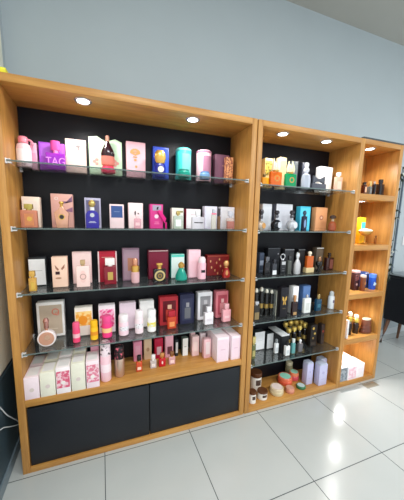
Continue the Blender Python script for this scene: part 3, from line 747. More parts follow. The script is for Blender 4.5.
for (u0, u1, vt, nm) in ((215, 229, 337.5, 'left of the pair at the base right end'), (229.4, 242, 336, 'right of the pair at the base right end')):
    xl, _ = at_y(u0+2.0, 349, .02); xr, _ = at_y(u1, 349, .02); hh = at_y((u0+u1)/2, vt, .02)[1]-z
    xr = min(xr, X1b-T-.004)
    o = thing('perfume_box', 'long blush white box, '+nm, 'box', ((xl+xr)/2, .02+.14, z+.0005), 'long blush boxes at the base right end')
    w = xr-xl-.002
    MB().box(-w/2, w/2, -.14, .14, 0, hh, .002).build('carton', P(248, 228, 234), o)
    marks(o, [('panel', 'r', .06, .08, .94, .9, P(244, 214, 224)), ('line_print', 'r', .3, .48, .7, .52, P(226, 190, 204))], w, hh, -.14)
    MB().box(-w/2+.008, w/2-.008, -.06, .10, hh-.0002, hh+.0006).build('top_print', P(240, 238, 242), o, smooth=False)

# ================================================================== MIDDLE CABINET, shelf 1
z = G[0]
carton('cream box with yellow and olive print, top left of middle cabinet', 261, 272.3, 158, .17, z, P(240, 214, 150), [('print', 'r', .05, .42, .9, .92, PAT((110, 100, 40), (226, 206, 90), 45, .5)), ('yellow_band', 'r', .05, .06, .9, .34, P(244, 190, 40))], group=MBX)
flat_bottle('tiny amber bottle before the yellow and olive box', 261.5, 267, 174, .06, z, GLASS((236, 160, 40), .8), METAL((120, 100, 60), .3), fb=.72, d=.02, capw=.5, neck=.06, group=MBT)
carton('cream gold box behind the orange bottle', 275, 286, 157, YB, z, P(226, 204, 158), [('panel', 'r', .1, .06, .9, .9, P(212, 188, 138))], group=MBX)
def spiked(label, u0, u1, vt, body, crown):
    x, w, h = place(u0, u1, vt, .08, z)
    o = thing('perfume_bottle', label, 'perfume bottle', (x, .095, z+.0005), MBT)
    MB().box(-w/2, w/2, -.015, .015, 0, h*.5, .006, 3).build('bottle_body', body, o)
    MB().lathe([(.2*w, h*.5), (.22*w, h*.56)], seg=14).build('neck', GOLD, o)
    m = MB()
    for k in range(9):
        a = 2*PI*k/9
        m.lathe([(w*.10, 0), (w*.12, h*.12), (w*.02, h*(.30+.1*(k % 2)))], (.26*w*math.cos(a), .012*math.sin(a), h*.55), 6)
    m.ball((0, 0, h*.66), w*.3, .014, h*.12)
    m.build('cap', crown, o)
    marks(o, [('emblem', 'ring', .55, .55, .22, GOLD)], w, h*.5, -.015)
spiked('orange bottle with spiky cream crown cap', 271.3, 282.6, 156.5, GLASS((226, 106, 30), .88), M((246, 236, 206), .35))
carton('dark grey box behind the green bottle', 286, 297.5, 161, YB, z, P(70, 76, 80), [('panel', 'r', .3, .06, .92, .92, P(100, 106, 108))], group=MBX)
spiked('emerald bottle with pale gold crown cap', 286.6, 297, 159.5, GLASS((16, 150, 90), .88), M((226, 222, 180), .3))
carton('dark slate box behind the crystal bottle', 297.5, 305, 162, .22, z, P(60, 62, 74), group=MBX, ms=[('panel', 'r', .1, .1, .9, .9, P(74, 76, 90))])
turned('clear crystal bottle with a tall faceted stopper', 301, 311, 162, .08, z,
       [('bottle_body', GLASS((206, 212, 226), .55), [(.6, 0), (.95, .06), (1, .35), (.85, .52), (.35, .6)]),
        ('cap', GLASS((232, 232, 240), .7), [(.3, .6), (.6, .66), (.62, .74), (.35, .8), (.5, .88), (.4, .96), (.0, 1)])], MBT, seg=8, sy=.7)
carton('white box behind the grey bow-shaped bottle', 315.2, 332, 166.5, YB, z, P(246, 244, 240), [('panel', 'r', .06, .06, .94, .92, P(250, 248, 246))], group=MBX)
x, w, h = place(313, 327, 175.5, .09, z)
o = thing('perfume_bottle', 'dark grey bow-shaped bottle lying before the white box', 'perfume bottle', (x, .11, z+.0005), MBT)
MB().box(-w/2, w/2, -.016, .016, 0, h*.45, .005, 3).build('bottle_body', GLASS((84, 86, 96), .85), o)
MB().prism([(-w*.42, h*.45), (-w*.1, h*.6), (w*.1, h*.6), (w*.42, h*.45), (w*.42, h), (w*.1, h*.8), (-w*.1, h*.8), (-w*.42, h)], -.01, .01, .003).build('cap', M((96, 98, 106), .25, .5), o)
flat_bottle('pale peach bottle with white cap at right end, top shelf', 334, 342.6, 172, .1, z, GLASS((246, 206, 180), .7), WHITE, fb=.76, d=.03, capw=.42, neck=.05, group=MBT, ms=[('label', 'r', .2, .2, .8, .7, P(248, 216, 196))])

# shelf 2
z = G[1]
carton('pale grey box at left end, second shelf of middle cabinet', 258.5, 271.5, 203.8, YB, z, P(206, 208, 216), [('panel', 'r', .08, .06, .92, .92, P(216, 218, 224))], group=MBX)
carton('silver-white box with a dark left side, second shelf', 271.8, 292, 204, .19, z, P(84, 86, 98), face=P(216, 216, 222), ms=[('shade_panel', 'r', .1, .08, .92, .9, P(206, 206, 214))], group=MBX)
def globe(label, u0, u1, vt, col, win):
    x, w, h = place_round(u0-.7, u1+.7, vt, .085, z, .8)
    o = thing('perfume_bottle', label, 'perfume bottle', (x, .085+w*.4, z+.0005), 'globe bottles on the second shelf')
    r = w/2
    MB().lathe([(.5*r, 0), (.55*r, .02*h)]+[(r*math.sin(a), r*.98-r*.98*math.cos(a)) for a in [PI*(.2+.7*k/12) for k in range(13)]], seg=24, sy=.8).build('bottle_body', col, o)
    MB().disc(.2*r, r, r*.42, -r*.8-.001, -r*.55, 20, rz=r*.55).build('window', win, o)
    hb = r*1.9
    MB().lathe([(.26*r, hb), (.26*r, hb+(h-hb)*.2)], seg=12).build('neck', SILVER, o)
    MB().lathe([(.3*r, hb+(h-hb)*.2), (.38*r, hb+(h-hb)*.3), (.38*r, hb+(h-hb)*.45), (.28*r, hb+(h-hb)*.55)], seg=14).build('collar', M((96, 96, 102), .25, .4), o)
    MB().lathe([(.24*r, hb+(h-hb)*.55), (.46*r, hb+(h-hb)*.7), (.46*r, hb+(h-hb)*.86), (.3*r, h)], seg=14).build('cap', M((66, 64, 70), .2, .4), o)
globe('amber and silver globe bottle at left, second shelf', 257, 265.2, 209.5, M((196, 184, 170), .2, .25), M((206, 150, 84), .2))
globe('black and silver globe bottle before the silver-white box', 271.3, 281.2, 210.5, M((30, 32, 38), .12, .3), M((206, 208, 214), .15, .4))
globe('all-silver globe bottle beside the cyan box', 286.8, 296.6, 210.5, M((190, 192, 198), .18, .25), M((226, 228, 232), .15, .3))
carton('cyan box behind a slim navy bottle', 295.5, 310, 206.3, .2, z, P(70, 190, 222), [('panel', 'r', .05, .05, .95, .94, P(92, 206, 232))], group=MBX)
flat_bottle('slim navy bottle with a ball cap before the cyan box', 301.3, 307.3, 210.5, .09, z, M((18, 26, 56), .15), M((70, 90, 110), .2, .5), fb=.72, d=.025, capw=.7, capk='ball', neck=.05, group=MBT, ms=[('emblem', 'e', .5, .5, .22, .28, P(130, 160, 200))])
carton('orange peach box with round emblem, second shelf', 311, 326.8, 207.3, .2, z, P(226, 160, 112), [('emblem', 'd', .5, .56, .17, P(190, 120, 90)), ('emblem_center', 'd', .5, .56, .08, P(244, 200, 170)), ('panel_line', 'r', .1, .1, .9, .12, P(206, 140, 96))], group=MBX)
turned('squat red-brown bottle with dark cap at right end, second shelf', 328, 336.8, 215, .09, z,
       [('bottle_body', GLASS((170, 84, 50), .75), [(.6, 0), (.95, .06), (1, .3), (.75, .52), (.4, .6)]), ('neck', GLASS((226, 200, 170), .5), [(.34, .6), (.34, .76)]), ('cap', M((60, 40, 30), .25), [(.36, .76), (.8, .8), (.8, .9), (.4, 1)])], MBT, sy=.7)

# shelf 3
z = G[2]
carton('slate blue box with pale label, third shelf of middle cabinet', 255.8, 263.8, 253, .19, z, P(62, 72, 92), [('label', 'r', .1, .38, .9, .62, P(150, 158, 176)), ('line_print', 'r', .1, .08, .9, .12, P(130, 140, 160))], group=MBX)
carton('wide black box second from left, third shelf', 263.9, 279.6, 248, .2, z, P(28, 30, 36), [('mark', 'd', .85, .75, .05, P(150, 150, 156)), ('edge_line', 'r', .0, .96, 1, .99, P(90, 92, 98))], group=MBX)
flat_bottle('black block bottle before the wide black box', 263.2, 270.2, 257, .075, z, M((20, 18, 22), .18), M((110, 110, 116), .25, .7), fb=.72, d=.028, capw=.65, neck=.05, group=MBT, ms=[('label', 'r', .2, .4, .8, .6, P(60, 56, 60))])
flat_bottle('small bottle with bright silver lower half', 271, 277, 259.5, .075, z, GLASS((66, 68, 76), .75), M((60, 60, 66), .25, .6), fb=.74, d=.026, capw=.6, neck=.04, group=MBT, ms=[('silver_plate', 'r', .05, .05, .95, .42, M((226, 226, 230), .3))])
carton('charcoal box behind the ring-capped black bottle', 280.2, 293.6, 249.2, .2, z, P(46, 46, 50), [('edge_line', 'r', .0, .95, 1, .99, P(140, 140, 144)), ('panel', 'r', .5, .1, .95, .85, P(60, 60, 62))], group=MBX)
o, w, hb = flat_bottle('black bottle with a silver ring for a cap', 278.8, 285.8, 259.5, .075, z, M((26, 26, 30), .15), SILVER, fb=.93, d=.028, capw=.5, capk='cyl', neck=.0, group=MBT, ms=[('label', 'r', .2, .7, .9, .92, P(190, 190, 192)), ('line_print', 'lines', .25, .2, .75, .5, 2, P(90, 90, 94))])
m = MB(); R0 = w*.42
m.tube([(R0*math.cos(2*PI*k/20), 0, hb+R0+.008+R0*math.sin(2*PI*k/20)) for k in range(21)], .0042, 8); m.build('ring', CHROME, o)
flat_bottle('smoky grey glass bottle beside the ring-capped one', 286.4, 291.8, 256, .08, z, GLASS((96, 98, 92), .7), M((70, 70, 72), .2, .5), fb=.74, d=.026, capw=.6, neck=.04, group=MBT)
carton('black box behind the frosted silver bottle', 293.8, 304.5, 249.3, .22, z, P(34, 30, 32), [('edge_line', 'r', .0, .95, 1, .99, P(110, 110, 112))], group=MBX)
turned('frosted silver bottle with a ball stopper', 293.6, 300.8, 252, .05, z,
       [('bottle_body', M((196, 194, 196), .35, .3), [(.85, 0), (1, .04), (1, .45), (.6, .6), (.35, .68)]), ('cap', CHROME, [(.34, .68), (.5, .74), (.62, .84), (.5, .94), (.0, 1)])], MBT, sy=.75)
carton('dark brown box behind the amber bottle', 304.6, 311.5, 252, .22, z, P(54, 36, 30), [('edge_line', 'r', .0, .95, 1, .99, P(120, 100, 90))], group=MBX)
o, w, hb = flat_bottle('amber bottle with white cap on a cream foot', 305, 313.6, 251.5, .09, z, GLASS((206, 96, 26), .85), M((246, 232, 206), .3), fb=.78, d=.03, capw=.5, capk='ball', neck=.04, group=MBT)
MB().box(-w*.62, w*.62, -.02, .02, 0, hb*.3, .003).build('foot', M((214, 190, 140), .3), o)
carton('grey-brown box with silver top edge, third shelf', 311.6, 323, 247.6, .2, z, P(96, 82, 70), [('edge_line', 'r', .0, .94, 1, .99, P(206, 204, 200)), ('panel', 'r', .4, .1, .94, .88, P(110, 94, 78))], group=MBX)
turned('black goblet-shaped bottle with gold flecked cap', 315.4, 322.8, 256.5, .085, z,
       [('bottle_body', M((22, 18, 18), .18), [(.7, 0), (.72, .05), (.3, .15), (.3, .25), (.95, .45), (1, .6), (.8, .68)]), ('cap', M((150, 110, 80), .25, .6), [(.5, .68), (.62, .76), (.5, .92), (.2, 1)])], MBT, sy=.8)
flat_bottle('square brown-black bottle with dark cap, third shelf right end', 324.2, 333.8, 253.3, .12, z, GLASS((60, 28, 22), .9), M((40, 22, 18), .25), fb=.74, d=.035, capw=.36, capk='cyl', neck=.06, group=MBT, ms=[('label', 'r', .45, .15, .9, .85, P(120, 70, 60))])

# shelf 4
z = G[3]
flat_bottle('dark bottle with tawny label at left end, fourth shelf', 252.8, 259.8, 302, .05, z, GLASS((52, 46, 40), .85), SILVER, fb=.82, d=.026, capw=.62, neck=.04, group=MBT, ms=[('label', 'r', .1, .1, .9, .55, P(140, 120, 84))])
for i, (u0, u1, vt) in enumerate(((253.2, 258.2, 288.4), (258.6, 263.4, 287.2), (263.8, 268.6, 289.2), (268.9, 273.4, 290))):
    turned('slim black bottle with gold label and pearl cap, %s of four' % ('first', 'second', 'third', 'last')[i], u0, u1, vt, .12, z,
           [('bottle_body', M((18, 16, 16), .18), [(.9, 0), (1, .02), (1, .8), (.6, .86)]), ('cap', M((226, 222, 206), .25, .3), [(.55, .86), (.75, .88), (.75, .95), (.4, 1)]), ('label', METAL((176, 146, 80), .35), [(1.02, .3), (1.02, .46)])], 'slim black bottles in the clear stand', seg=16)
x0 = at_y(255, 303, .1)[0]; x1 = at_y(276.4, 303, .1)[0]; hh = at_y(275, 291, .1)[1]-z
o = thing('acrylic_stand', 'clear acrylic stand around four slim black bottles', 'display stand', ((x0+x1)/2, .1, z+.0005))
w = x1-x0
AC = GLASS((214, 220, 216), .12)
MB().box(w/2-.003, w/2, 0, .1, 0, hh, .0005).build('side_sheet', AC, o)
MB().box(-w/2, w/2, .099, .102, 0, hh, .0005).build('back_sheet', AC, o)
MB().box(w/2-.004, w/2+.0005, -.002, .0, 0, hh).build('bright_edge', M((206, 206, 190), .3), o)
carton('black box with gold butterfly emblem', 276, 288, 288, .05, z, P(30, 28, 34), [('butterfly', 'p', [(.5, .56), (.4, .68), (.2, .72), (.2, .6), (.36, .54)], GOLD), ('butterfly', 'p', [(.5, .56), (.6, .68), (.8, .72), (.8, .6), (.64, .54)], GOLD), ('butterfly', 'p', [(.5, .55), (.34, .52), (.3, .42), (.44, .44)], GOLD), ('butterfly', 'p', [(.5, .55), (.66, .52), (.7, .42), (.56, .44)], GOLD), ('line_print', 'r', .3, .3, .7, .32, P(110, 96, 70))], group=MBX, d=.06)
carton('white box behind the small gold-capped dark bottle', 288.2, 298, 286.8, .1, z, P(240, 240, 240), [('panel', 'r', .06, .04, .94, .95, P(244, 244, 244))], group=MBX)
flat_bottle('dark rounded bottle with gold cap before the white box', 290.8, 298, 296, .045, z, GLASS((46, 26, 26), .9), METAL((220, 160, 110), .25), fb=.7, d=.028, capw=.5, capk='cyl', neck=.05, bev=.008, group=MBT, ms=[('label', 'r', .2, .1, .8, .3, P(190, 150, 100))])
carton('denim blue box behind the white slab bottle', 298.2, 309.8, 286, .14, z, P(84, 116, 168), [('panel', 'r', .06, .04, .94, .95, P(92, 124, 176))], group=MBX)
flat_bottle('white slab bottle with thin metal cap on fourth shelf', 302.4, 311, 295.5, .075, z, M((236, 236, 232), .3), SILVER, fb=.82, d=.03, capw=.3, capk='cyl', neck=.04, group=MBT, ms=[('label', 'r', .25, .2, .75, .7, P(216, 216, 212))])
flat_bottle('petrol blue bottle with gold cap on fourth shelf', 314.6, 321.8, 295, .085, z, GLASS((24, 70, 96), .88), METAL((190, 160, 100), .25), fb=.72, d=.03, capw=.5, capk='cyl', neck=.05, group=MBT, ms=[('label', 'r', .2, .3, .8, .6, P(60, 110, 130))])
turned('white cylinder bottle with grey dome cap, fourth shelf right end', 327.7, 334.6, 291, .09, z,
       [('bottle_body', M((234, 236, 240), .3), [(.94, 0), (1, .02), (1, .66), (.85, .72)]), ('cap', M((200, 204, 206), .25), [(.7, .72), (.72, .74), (.72, .9), (.4, .98), (0, 1)])], MBT, ms=[('label', 'r', .35, .35, .65, .5, P(120, 110, 140))])

# shelf 5
z = G[4]
flat_bottle('small olive and gold bottle at left end of the lowest shelf', 250.8, 256, 337.5, .10, z, GLASS((110, 116, 70), .8), METAL((220, 200, 130), .3), fb=.66, d=.026, capw=.8, neck=.05, group=MBT, ms=[('label', 'r', .15, .2, .85, .6, P(180, 170, 110))])
carton('white-fronted dark box, first on the lowest glass shelf', 254.8, 264.6, 332, .23, z, P(50, 56, 56), face=P(236, 236, 238), ms=[('line_print', 'r', .3, .5, .7, .52, P(200, 200, 204))], group=MBX, d=.07, facew=True)
carton('narrow white-fronted dark box, second on the lowest glass shelf', 267, 273.2, 333.5, .22, z, P(40, 46, 48), face=P(226, 228, 230), ms=[('line_print', 'r', .3, .5, .7, .52, P(190, 192, 196))], group=MBX, d=.07, facew=True)
x0 = at_y(283, 333, .11)[0]; x1 = at_y(288.6, 333, .11)[0]
o = thing('perfume_box', 'deep black box with pale top running back on lowest shelf', 'box', ((x0+x1)/2, .21, z+.0005), MBX)
hh = at_y(286, 335, .11)[1]-z; w = x1-x0+.02
MB().box(-w/2, w/2, -.10, .10, 0, hh*.94, .0015).build('carton', P(26, 28, 32), o)
MB().box(-w/2, w/2, -.10, .10, hh*.94, hh, .0015).build('lid', P(226, 228, 230), o)
flat_bottle('small white bottle with grey cap on lowest glass shelf', 273.9, 278.8, 340, .12, z, M((236, 238, 240), .3), M((150, 156, 160), .3), fb=.72, d=.026, capw=.5, neck=.05, group=MBT, ms=[('label', 'r', .2, .2, .8, .6, P(206, 210, 214))])
o = flat_bottle('small white cube bottle with black cap at shelf front', 284, 290.2, 342.5, .055, z, M((238, 240, 240), .3), BLACK, fb=.7, d=.03, capw=.45, neck=.05, group=MBT, ms=[('label', 'r', .2, .25, .8, .6, P(210, 214, 216))])
flat_bottle('small clear teal bottle with white cap', 290.8, 295.6, 339.5, .07, z, GLASS((120, 190, 190), .6), M((226, 236, 236), .3), fb=.7, d=.026, capw=.6, neck=.05, group=MBT)
flat_bottle('small smoky clear bottle with white cap', 297.2, 303, 340, .075, z, GLASS((130, 126, 130), .6), M((240, 236, 236), .3), fb=.68, d=.026, capw=.55, capk='ball', neck=.05, group=MBT)
k = 0
for (u, vt, Y) in ((285.0, 321.5, .25), (290.2, 319.8, .255), (295.4, 319.6, .255), (300.6, 320.0, .255), (288.2, 327.5, .18), (293.6, 326, .18), (299, 324.6, .18), (304.4, 322, .19)):
    cu_ = 2.9
    names = ('first in the back row', 'second in the back row', 'third in the back row', 'fourth in the back row', 'first in the front row', 'second in the front row', 'third in the front row', 'standing rightmost of the cluster')
    turned('black bottle with round gold cap, '+names[k], u-cu_, u+cu_, vt, Y, z,
           [('bottle_body', M((20, 16, 16), .2), [(.8, 0), (.85, .03), (.85, .66), (.4, .74)]), ('cap', METAL((246, 212, 116), .36), [(.42, .7), (.8, .76), (1, .86), (.8, .95), (0, 1)]), ('label', METAL((190, 160, 90), .3), [(.87, .22), (.87, .4)])], 'gold-capped black bottles on the lowest glass shelf', seg=16)
    k += 1
carton('black box with gold roundels behind the gold-capped bottles', 306.5, 317, 325.5, .12, z, P(34, 28, 26), [('roundel', 'd', .38, .84, .17, METAL((220, 180, 90), .3)), ('roundel', 'd', .62, .6, .15, METAL((200, 170, 90), .3)), ('roundel', 'd', .4, .4, .12, METAL((170, 140, 80), .3)), ('panel', 'r', .15, .06, .85, .22, P(60, 50, 44))], group=MBX, d=.05)
carton('dark brown box with red roundel, lowest glass shelf right', 317.5, 324.4, 325, .13, z, P(56, 44, 40), [('roundel', 'd', .5, .66, .3, P(150, 60, 50)), ('panel', 'r', .1, .06, .9, .4, P(66, 54, 50))], group=MBX, d=.05)

# base of the middle cabinet
z = B2
def jar(label, u0, u1, vt, Y, lidh=.22):
    x, w, h = place_round(u0, u1, vt, Y, z); r = w/2
    h = at_y((u0+u1)/2, vt, Y+1.9*r)[1]-z
    o = thing('candle_jar', label, 'candle jar', (x, Y+r, z+.0005), 'white candle jars with brown lids')
    MB().lathe([(.9*r, 0), (r, .04*h), (r, h*(1-lidh)-.004), (.93*r, h*(1-lidh))], seg=28).build('jar_body', M((238, 232, 222), .25), o)
    MB().lathe([(1.03*r, h*(1-lidh)), (1.05*r, h*(1-lidh)+.002), (1.05*r, h-.003), (1.0*r, h)], seg=28).build('lid', M((96, 58, 34), .4), o)
    m = MB(); n = 8
    for k in range(n):
        a0 = -PI/2-.5+k*1.0/n-.05; a1 = a0+1.0/n
        q = [((1.012*r)*math.cos(a0), (1.012*r)*math.sin(a0)), ((1.012*r)*math.cos(a1), (1.012*r)*math.sin(a1)), (.95*r*math.cos(a1), .95*r*math.sin(a1)), (.95*r*math.cos(a0), .95*r*math.sin(a0))]
        b = bmesh.new()
        lo_ = [b.verts.new((X, Yv, .36*h)) for X, Yv in q]; hi_ = [b.verts.new((X, Yv, .66*h)) for X, Yv in q]
        b.faces.new(lo_[::-1]); b.faces.new(hi_)
        for i in range(4): b.faces.new((lo_[i], lo_[(i+1) % 4], hi_[(i+1) % 4], hi_[i]))
        m._merge(b)
    m.build('label', P(84, 66, 58), o)
jar('large white candle jar with brown lid, behind two smaller ones', 250.2, 261.4, 368.3, .145)
jar('small white candle jar with brown lid in front left corner', 248.6, 256, 388.2, .022)
jar('small white candle jar with brown lid right of the corner one', 257.2, 267.4, 386.6, .030)
def tub(label, u0, u1, vt, Y, body, lid, lidpatch=None, tilt=0, zz=None):
    zz = z if zz is None else zz
    x, w, h = place_round(u0, u1, vt, Y, zz); r = w/2
    h = max(at_y((u0+u1)/2, vt, Y+1.8*r)[1]-zz, .55*r)
    o = thing('cream_tub', label, 'tub', (x, Y+r, zz+.0005), 'body cream tubs on the base of the middle cabinet')
    MB().lathe([(.84*r, 0), (.92*r, .05*h), (r, .3*h), (.98*r, .52*h), (.88*r, .6*h)], seg=26).build('tub_body', body, o)
    MB().lathe([(.92*r, .6*h), (.96*r, .64*h), (.94*r, .94*h), (.88*r, h)], seg=26).build('lid', lid, o)
    if lidpatch: MB().lathe([(0, h-.0005), (.74*r, h-.0005), (.74*r, h+.001), (0, h+.001)], seg=26).build('lid_label', lidpatch, o)
    return o
tub('cream tub with pale pink lid label at the base front', 269.2, 283.8, 382.5, .02, M((214, 196, 156), .3), M((222, 200, 164), .3), P(244, 222, 214))
tub('coral orange tub with mint lid label', 277, 292.6, 371.8, .115, M((232, 100, 70), .3), M((236, 118, 84), .3), P(150, 214, 190))
tub('small dusty peach tub before the coral tub', 285, 294.6, 384.6, .018, M((214, 140, 116), .3), M((220, 150, 126), .3), P(226, 166, 144))
tub('raspberry tub with mint and orange lid label', 288.5, 299.2, 368.8, .155, M((214, 84, 96), .3), M((226, 130, 90), .3), P(160, 216, 190))
tub('small green tub with a white lid label', 295.6, 306, 382.2, .03, M((52, 110, 70), .3), M((70, 130, 90), .3), P(200, 216, 214))
x, w, h = place_round(283.4, 294, 361.5, .222, z); r = w/2
o = thing('glass_jar', 'clear glass jar with pale lid at the back of the base', 'jar', (x, .222+w/2, z+.0005))
r = min(r, .036)
MB().lathe([(.9*r, 0), (r, .02), (r, .7*h), (.85*r, .78*h)], seg=24).build('jar_body', GLASS((160, 150, 116), .6), o)
MB().lathe([(.88*r, .78*h), (.92*r, .8*h), (.92*r, .96*h), (.8*r, h)], seg=24).build('lid', M((200, 190, 160), .3), o)
def lilac(label, u0, u1, vt, Y):
    x, w, h = place(u0, u1, vt, Y, z, .05)
    o = thing('perfume_box', label, 'box', (x, Y+.03, z+.0005), 'lilac boxes on the base of the middle cabinet')
    MB().box(-w/2, w/2, -.03, .03, 0, h*.93, .0015).build('carton', M((200, 198, 230), .4), o)
    b = MB(); b.prism([(-w/2, h*.93), (w/2, h*.93), (w*.36, h), (-w*.40, h)], -.03, .03, .001); b.build('folded_top', M((190, 196, 216), .4), o)
    marks(o, [('emblem', 'ring', .5, .62, .12, P(150, 140, 190)), ('line_print', 'r', .3, .3, .7, .32, P(170, 164, 206))], w, h*.93, -.03)
lilac('lilac box standing alone beside the tubs', 303, 313, 363.3, .085)
lilac('lilac box of the pair at the right, in front', 315, 327, 364.5, .035)
lilac('lilac box of the pair at the right, behind', 316, 326.3, 359.5, .115)

# ================================================================== RIGHT CABINET
z = C[0]
flat_bottle('dark red bottle with white and gold front, right cabinet top', 361.6, 366.9, 181.8, .06, z, M((70, 26, 20), .2), M((30, 26, 26), .25), fb=.78, d=.035, capw=.8, neck=.04, group=RBT, ms=[('label', 'r', .3, .25, .95, .8, P(236, 190, 150))])
flat_bottle('grey bottle with gold and white cap, right cabinet top', 367.6, 372.4, 180.8, .06, z, M((110, 112, 110), .25), METAL((226, 200, 130), .3), fb=.62, d=.035, capw=.8, neck=.06, group=RBT, ms=[('label', 'r', .2, .3, .8, .7, P(140, 142, 140))])
flat_bottle('slim black bottle with silver collar, right cabinet top', 372.8, 376.2, 181, .065, z, M((22, 24, 32), .18), SILVER, fb=.8, d=.03, capw=.7, neck=.04, group=RBT)
flat_bottle('big black bottle with broad cap, right cabinet top', 376.6, 384.6, 179, .07, z, M((18, 16, 20), .18), M((26, 24, 28), .2), fb=.72, d=.04, capw=.75, capk='cyl', neck=.06, group=RBT, ms=[('label', 'r', .5, .15, .9, .85, P(44, 30, 28))])
z = C[1]
carton('yellow box with cyan square in the right cabinet', 354.5, 365, 217.3, .14, z, P(250, 196, 40), [('cyan_panel', 'r', .15, .55, .95, .82, P(80, 206, 210))], group=RBX, d=.06)
x, w, h = place_round(357.5, 372.5, 228.5, .04, z, .6)
o = thing('perfume_bottle', 'white bowl-shaped bottle on a gold stem and feet', 'perfume bottle', (x, .04+w*.3, z+.0005), RBT)
r = w/2
MB().lathe([(.5*r, 0), (.52*r, .05*h), (.2*r, .12*h), (.1*r, .2*h), (.1*r, .5*h), (.3*r, .54*h)], seg=20, sy=.6).build('stem', METAL((190, 140, 60), .3), o)
MB().lathe([(.3*r, .54*h), (.7*r, .62*h), (r, .8*h), (1.02*r, .84*h)], seg=24, sy=.6).build('bowl', GOLD, o)
MB().lathe([(r, .84*h), (.95*r, .88*h), (.6*r, .96*h), (0, 1.0*h)], seg=24, sy=.6).build('cover', M((250, 246, 232), .3), o)
flat_bottle('tiny brown bottle standing alone in the right cabinet', 374, 377, 235.5, .08, z, GLASS((150, 90, 40), .85), M((120, 76, 40), .3), fb=.7, d=.016, capw=.6, neck=.05, group=RBT)
z = C[2]
carton('dark printed box with pinkish top, right cabinet third shelf', 350, 359.6, 271, .10, z, P(70, 40, 44), [('print', 'r', .1, .5, .9, .8, PAT((40, 24, 28), (150, 90, 90), 60, .5)), ('print', 'd', .5, .3, .18, P(200, 170, 166))], lid=(.12, P(226, 186, 190)), group=RBX, d=.05)
carton('low blue and white box behind the blue cylinder', 361, 368, 272.5, .14, z, P(60, 90, 160), [('edge_line', 'r', 0, .9, 1, .98, P(196, 206, 226))], group=RBX, d=.06)
turned('copper brown beaker with pale rim, third shelf', 359.4, 366, 275, .045, z,
       [('bottle_body', M((136, 78, 52), .3, .3), [(.8, 0), (.86, .03), (1, .85)]), ('cap', M((206, 190, 180), .3), [(1.02, .85), (1.02, .96), (.8, 1)])], RBT, ms=[('emblem', 'e', .5, .5, .2, .1, METAL((206, 140, 80), .3))])
turned('bright blue cylinder tin with white print', 368, 376, 273.8, .06, z,
       [('bottle_body', M((28, 84, 196), .25), [(.95, 0), (1, .02), (1, .76)]), ('cap', M((84, 134, 226), .25), [(1.03, .76), (1.03, .96), (.9, 1)])], RBT, ms=[('print', 'p', [(.15, .3), (.5, .26), (.85, .38), (.6, .44), (.3, .52)], P(190, 220, 240))])
z = C[3]
for i, (u0, u1, vt) in enumerate(((345.8, 352.4, 311.5), (352.4, 359, 314.2))):
    turned('dark bottle with yellow-white cap, %s of two by brown jar' % ('left', 'right')[i], u0, u1, vt, .07, z,
           [('bottle_body', M((46, 28, 22), .2), [(.92, 0), (1, .03), (1, .5), (.6, .56)]), ('collar', METAL((226, 196, 90), .3), [(.6, .56), (.95, .6), (.95, .74), (.7, .78)]), ('cap', M((246, 240, 214), .3), [(.7, .8), (.8, .84), (.7, .94), (0, 1)])], RBT, seg=18)
carton('small white box in the left front corner, fourth shelf', 345.3, 348.8, 321, .02, z, P(236, 236, 238), [('line_print', 'r', .2, .5, .8, .54, P(200, 200, 200))], group=RBX, d=.035)
x, w, h = place_round(359.3, 372.3, 317.5, .032, z, .62)
o = thing('cream_jar', 'brown ridged jar with a cream square lid label', 'jar', (x, .032+w*.31, z+.0005))
r = w/2; h *= .9
MB().lathe([(.95*r, 0), (r, .05*h), (.96*r, .22*h), (.88*r, .28*h), (.92*r, .4*h), (.84*r, .5*h), (.78*r, .56*h)], seg=28, sy=.62).build('jar_body', M((104, 54, 36), .3), o)
MB().lathe([(.8*r, .56*h), (.84*r, .6*h), (.76*r, .93*h), (.72*r, .97*h)], seg=28, sy=.62).build('lid', M((120, 66, 44), .3), o)
MB().lathe([(0, .965*h), (.70*r, .965*h), (.68*r, 1.03*h), (0, 1.03*h)], seg=26, sy=.62).build('lid_label', P(238, 226, 200), o)
z = B3
xl, xr = at_y(348.3, 372, .012)[0], at_y(363.8, 372, .012)[0]; w = xr-xl; h = at_y(356, 365, .012)[1]-z
o = thing('perfume_box', 'white and pink box at the bottom of the right cabinet', 'box', ((xl+xr)/2, .012+.0675, z+.0005), RBX)
MB().box(-w/2, w/2, -.0675, .0675, 0, h, .0015).build('carton', P(250, 244, 246), o)
marks(o, [('pink_print', 'r', .04, .08, .5, .86, PAT((240, 190, 204), (250, 228, 234), 40, .5)), ('line_print', 'r', .6, .3, .9, .7, P(246, 232, 236))], w, h, -.0675)
x0 = o.location.x-w/2
o2 = thing('perfume_box', 'white box directly behind the white and pink box', 'box', (x0+w*.44, .012+.135+.008+.07, z+.0005), RBX)
MB().box(-w*.5, w*.5, -.07, .07, 0, h*1.02, .0015).build('carton', P(250, 246, 246), o2)
marks(o2, [('panel', 'r', .06, .06, .94, .94, P(252, 248, 248))], w, h, -.07)
xg = X3a+.022+.003; wg = x0-.003-xg
o3 = thing('perfume_box', 'grey-fronted box left of the white and pink box', 'box', (xg+wg/2, .016+.065, z+.0005), RBX)
MB().box(-wg/2, wg/2, -.065, .065, 0, h*.97, .0015).build('carton', P(200, 204, 210), o3)
marks(o3, [('grey_print', 'r', .03, .03, .97, .96, PAT((110, 120, 130), (160, 168, 176), 40, .5))], wg, h*.97, -.065)

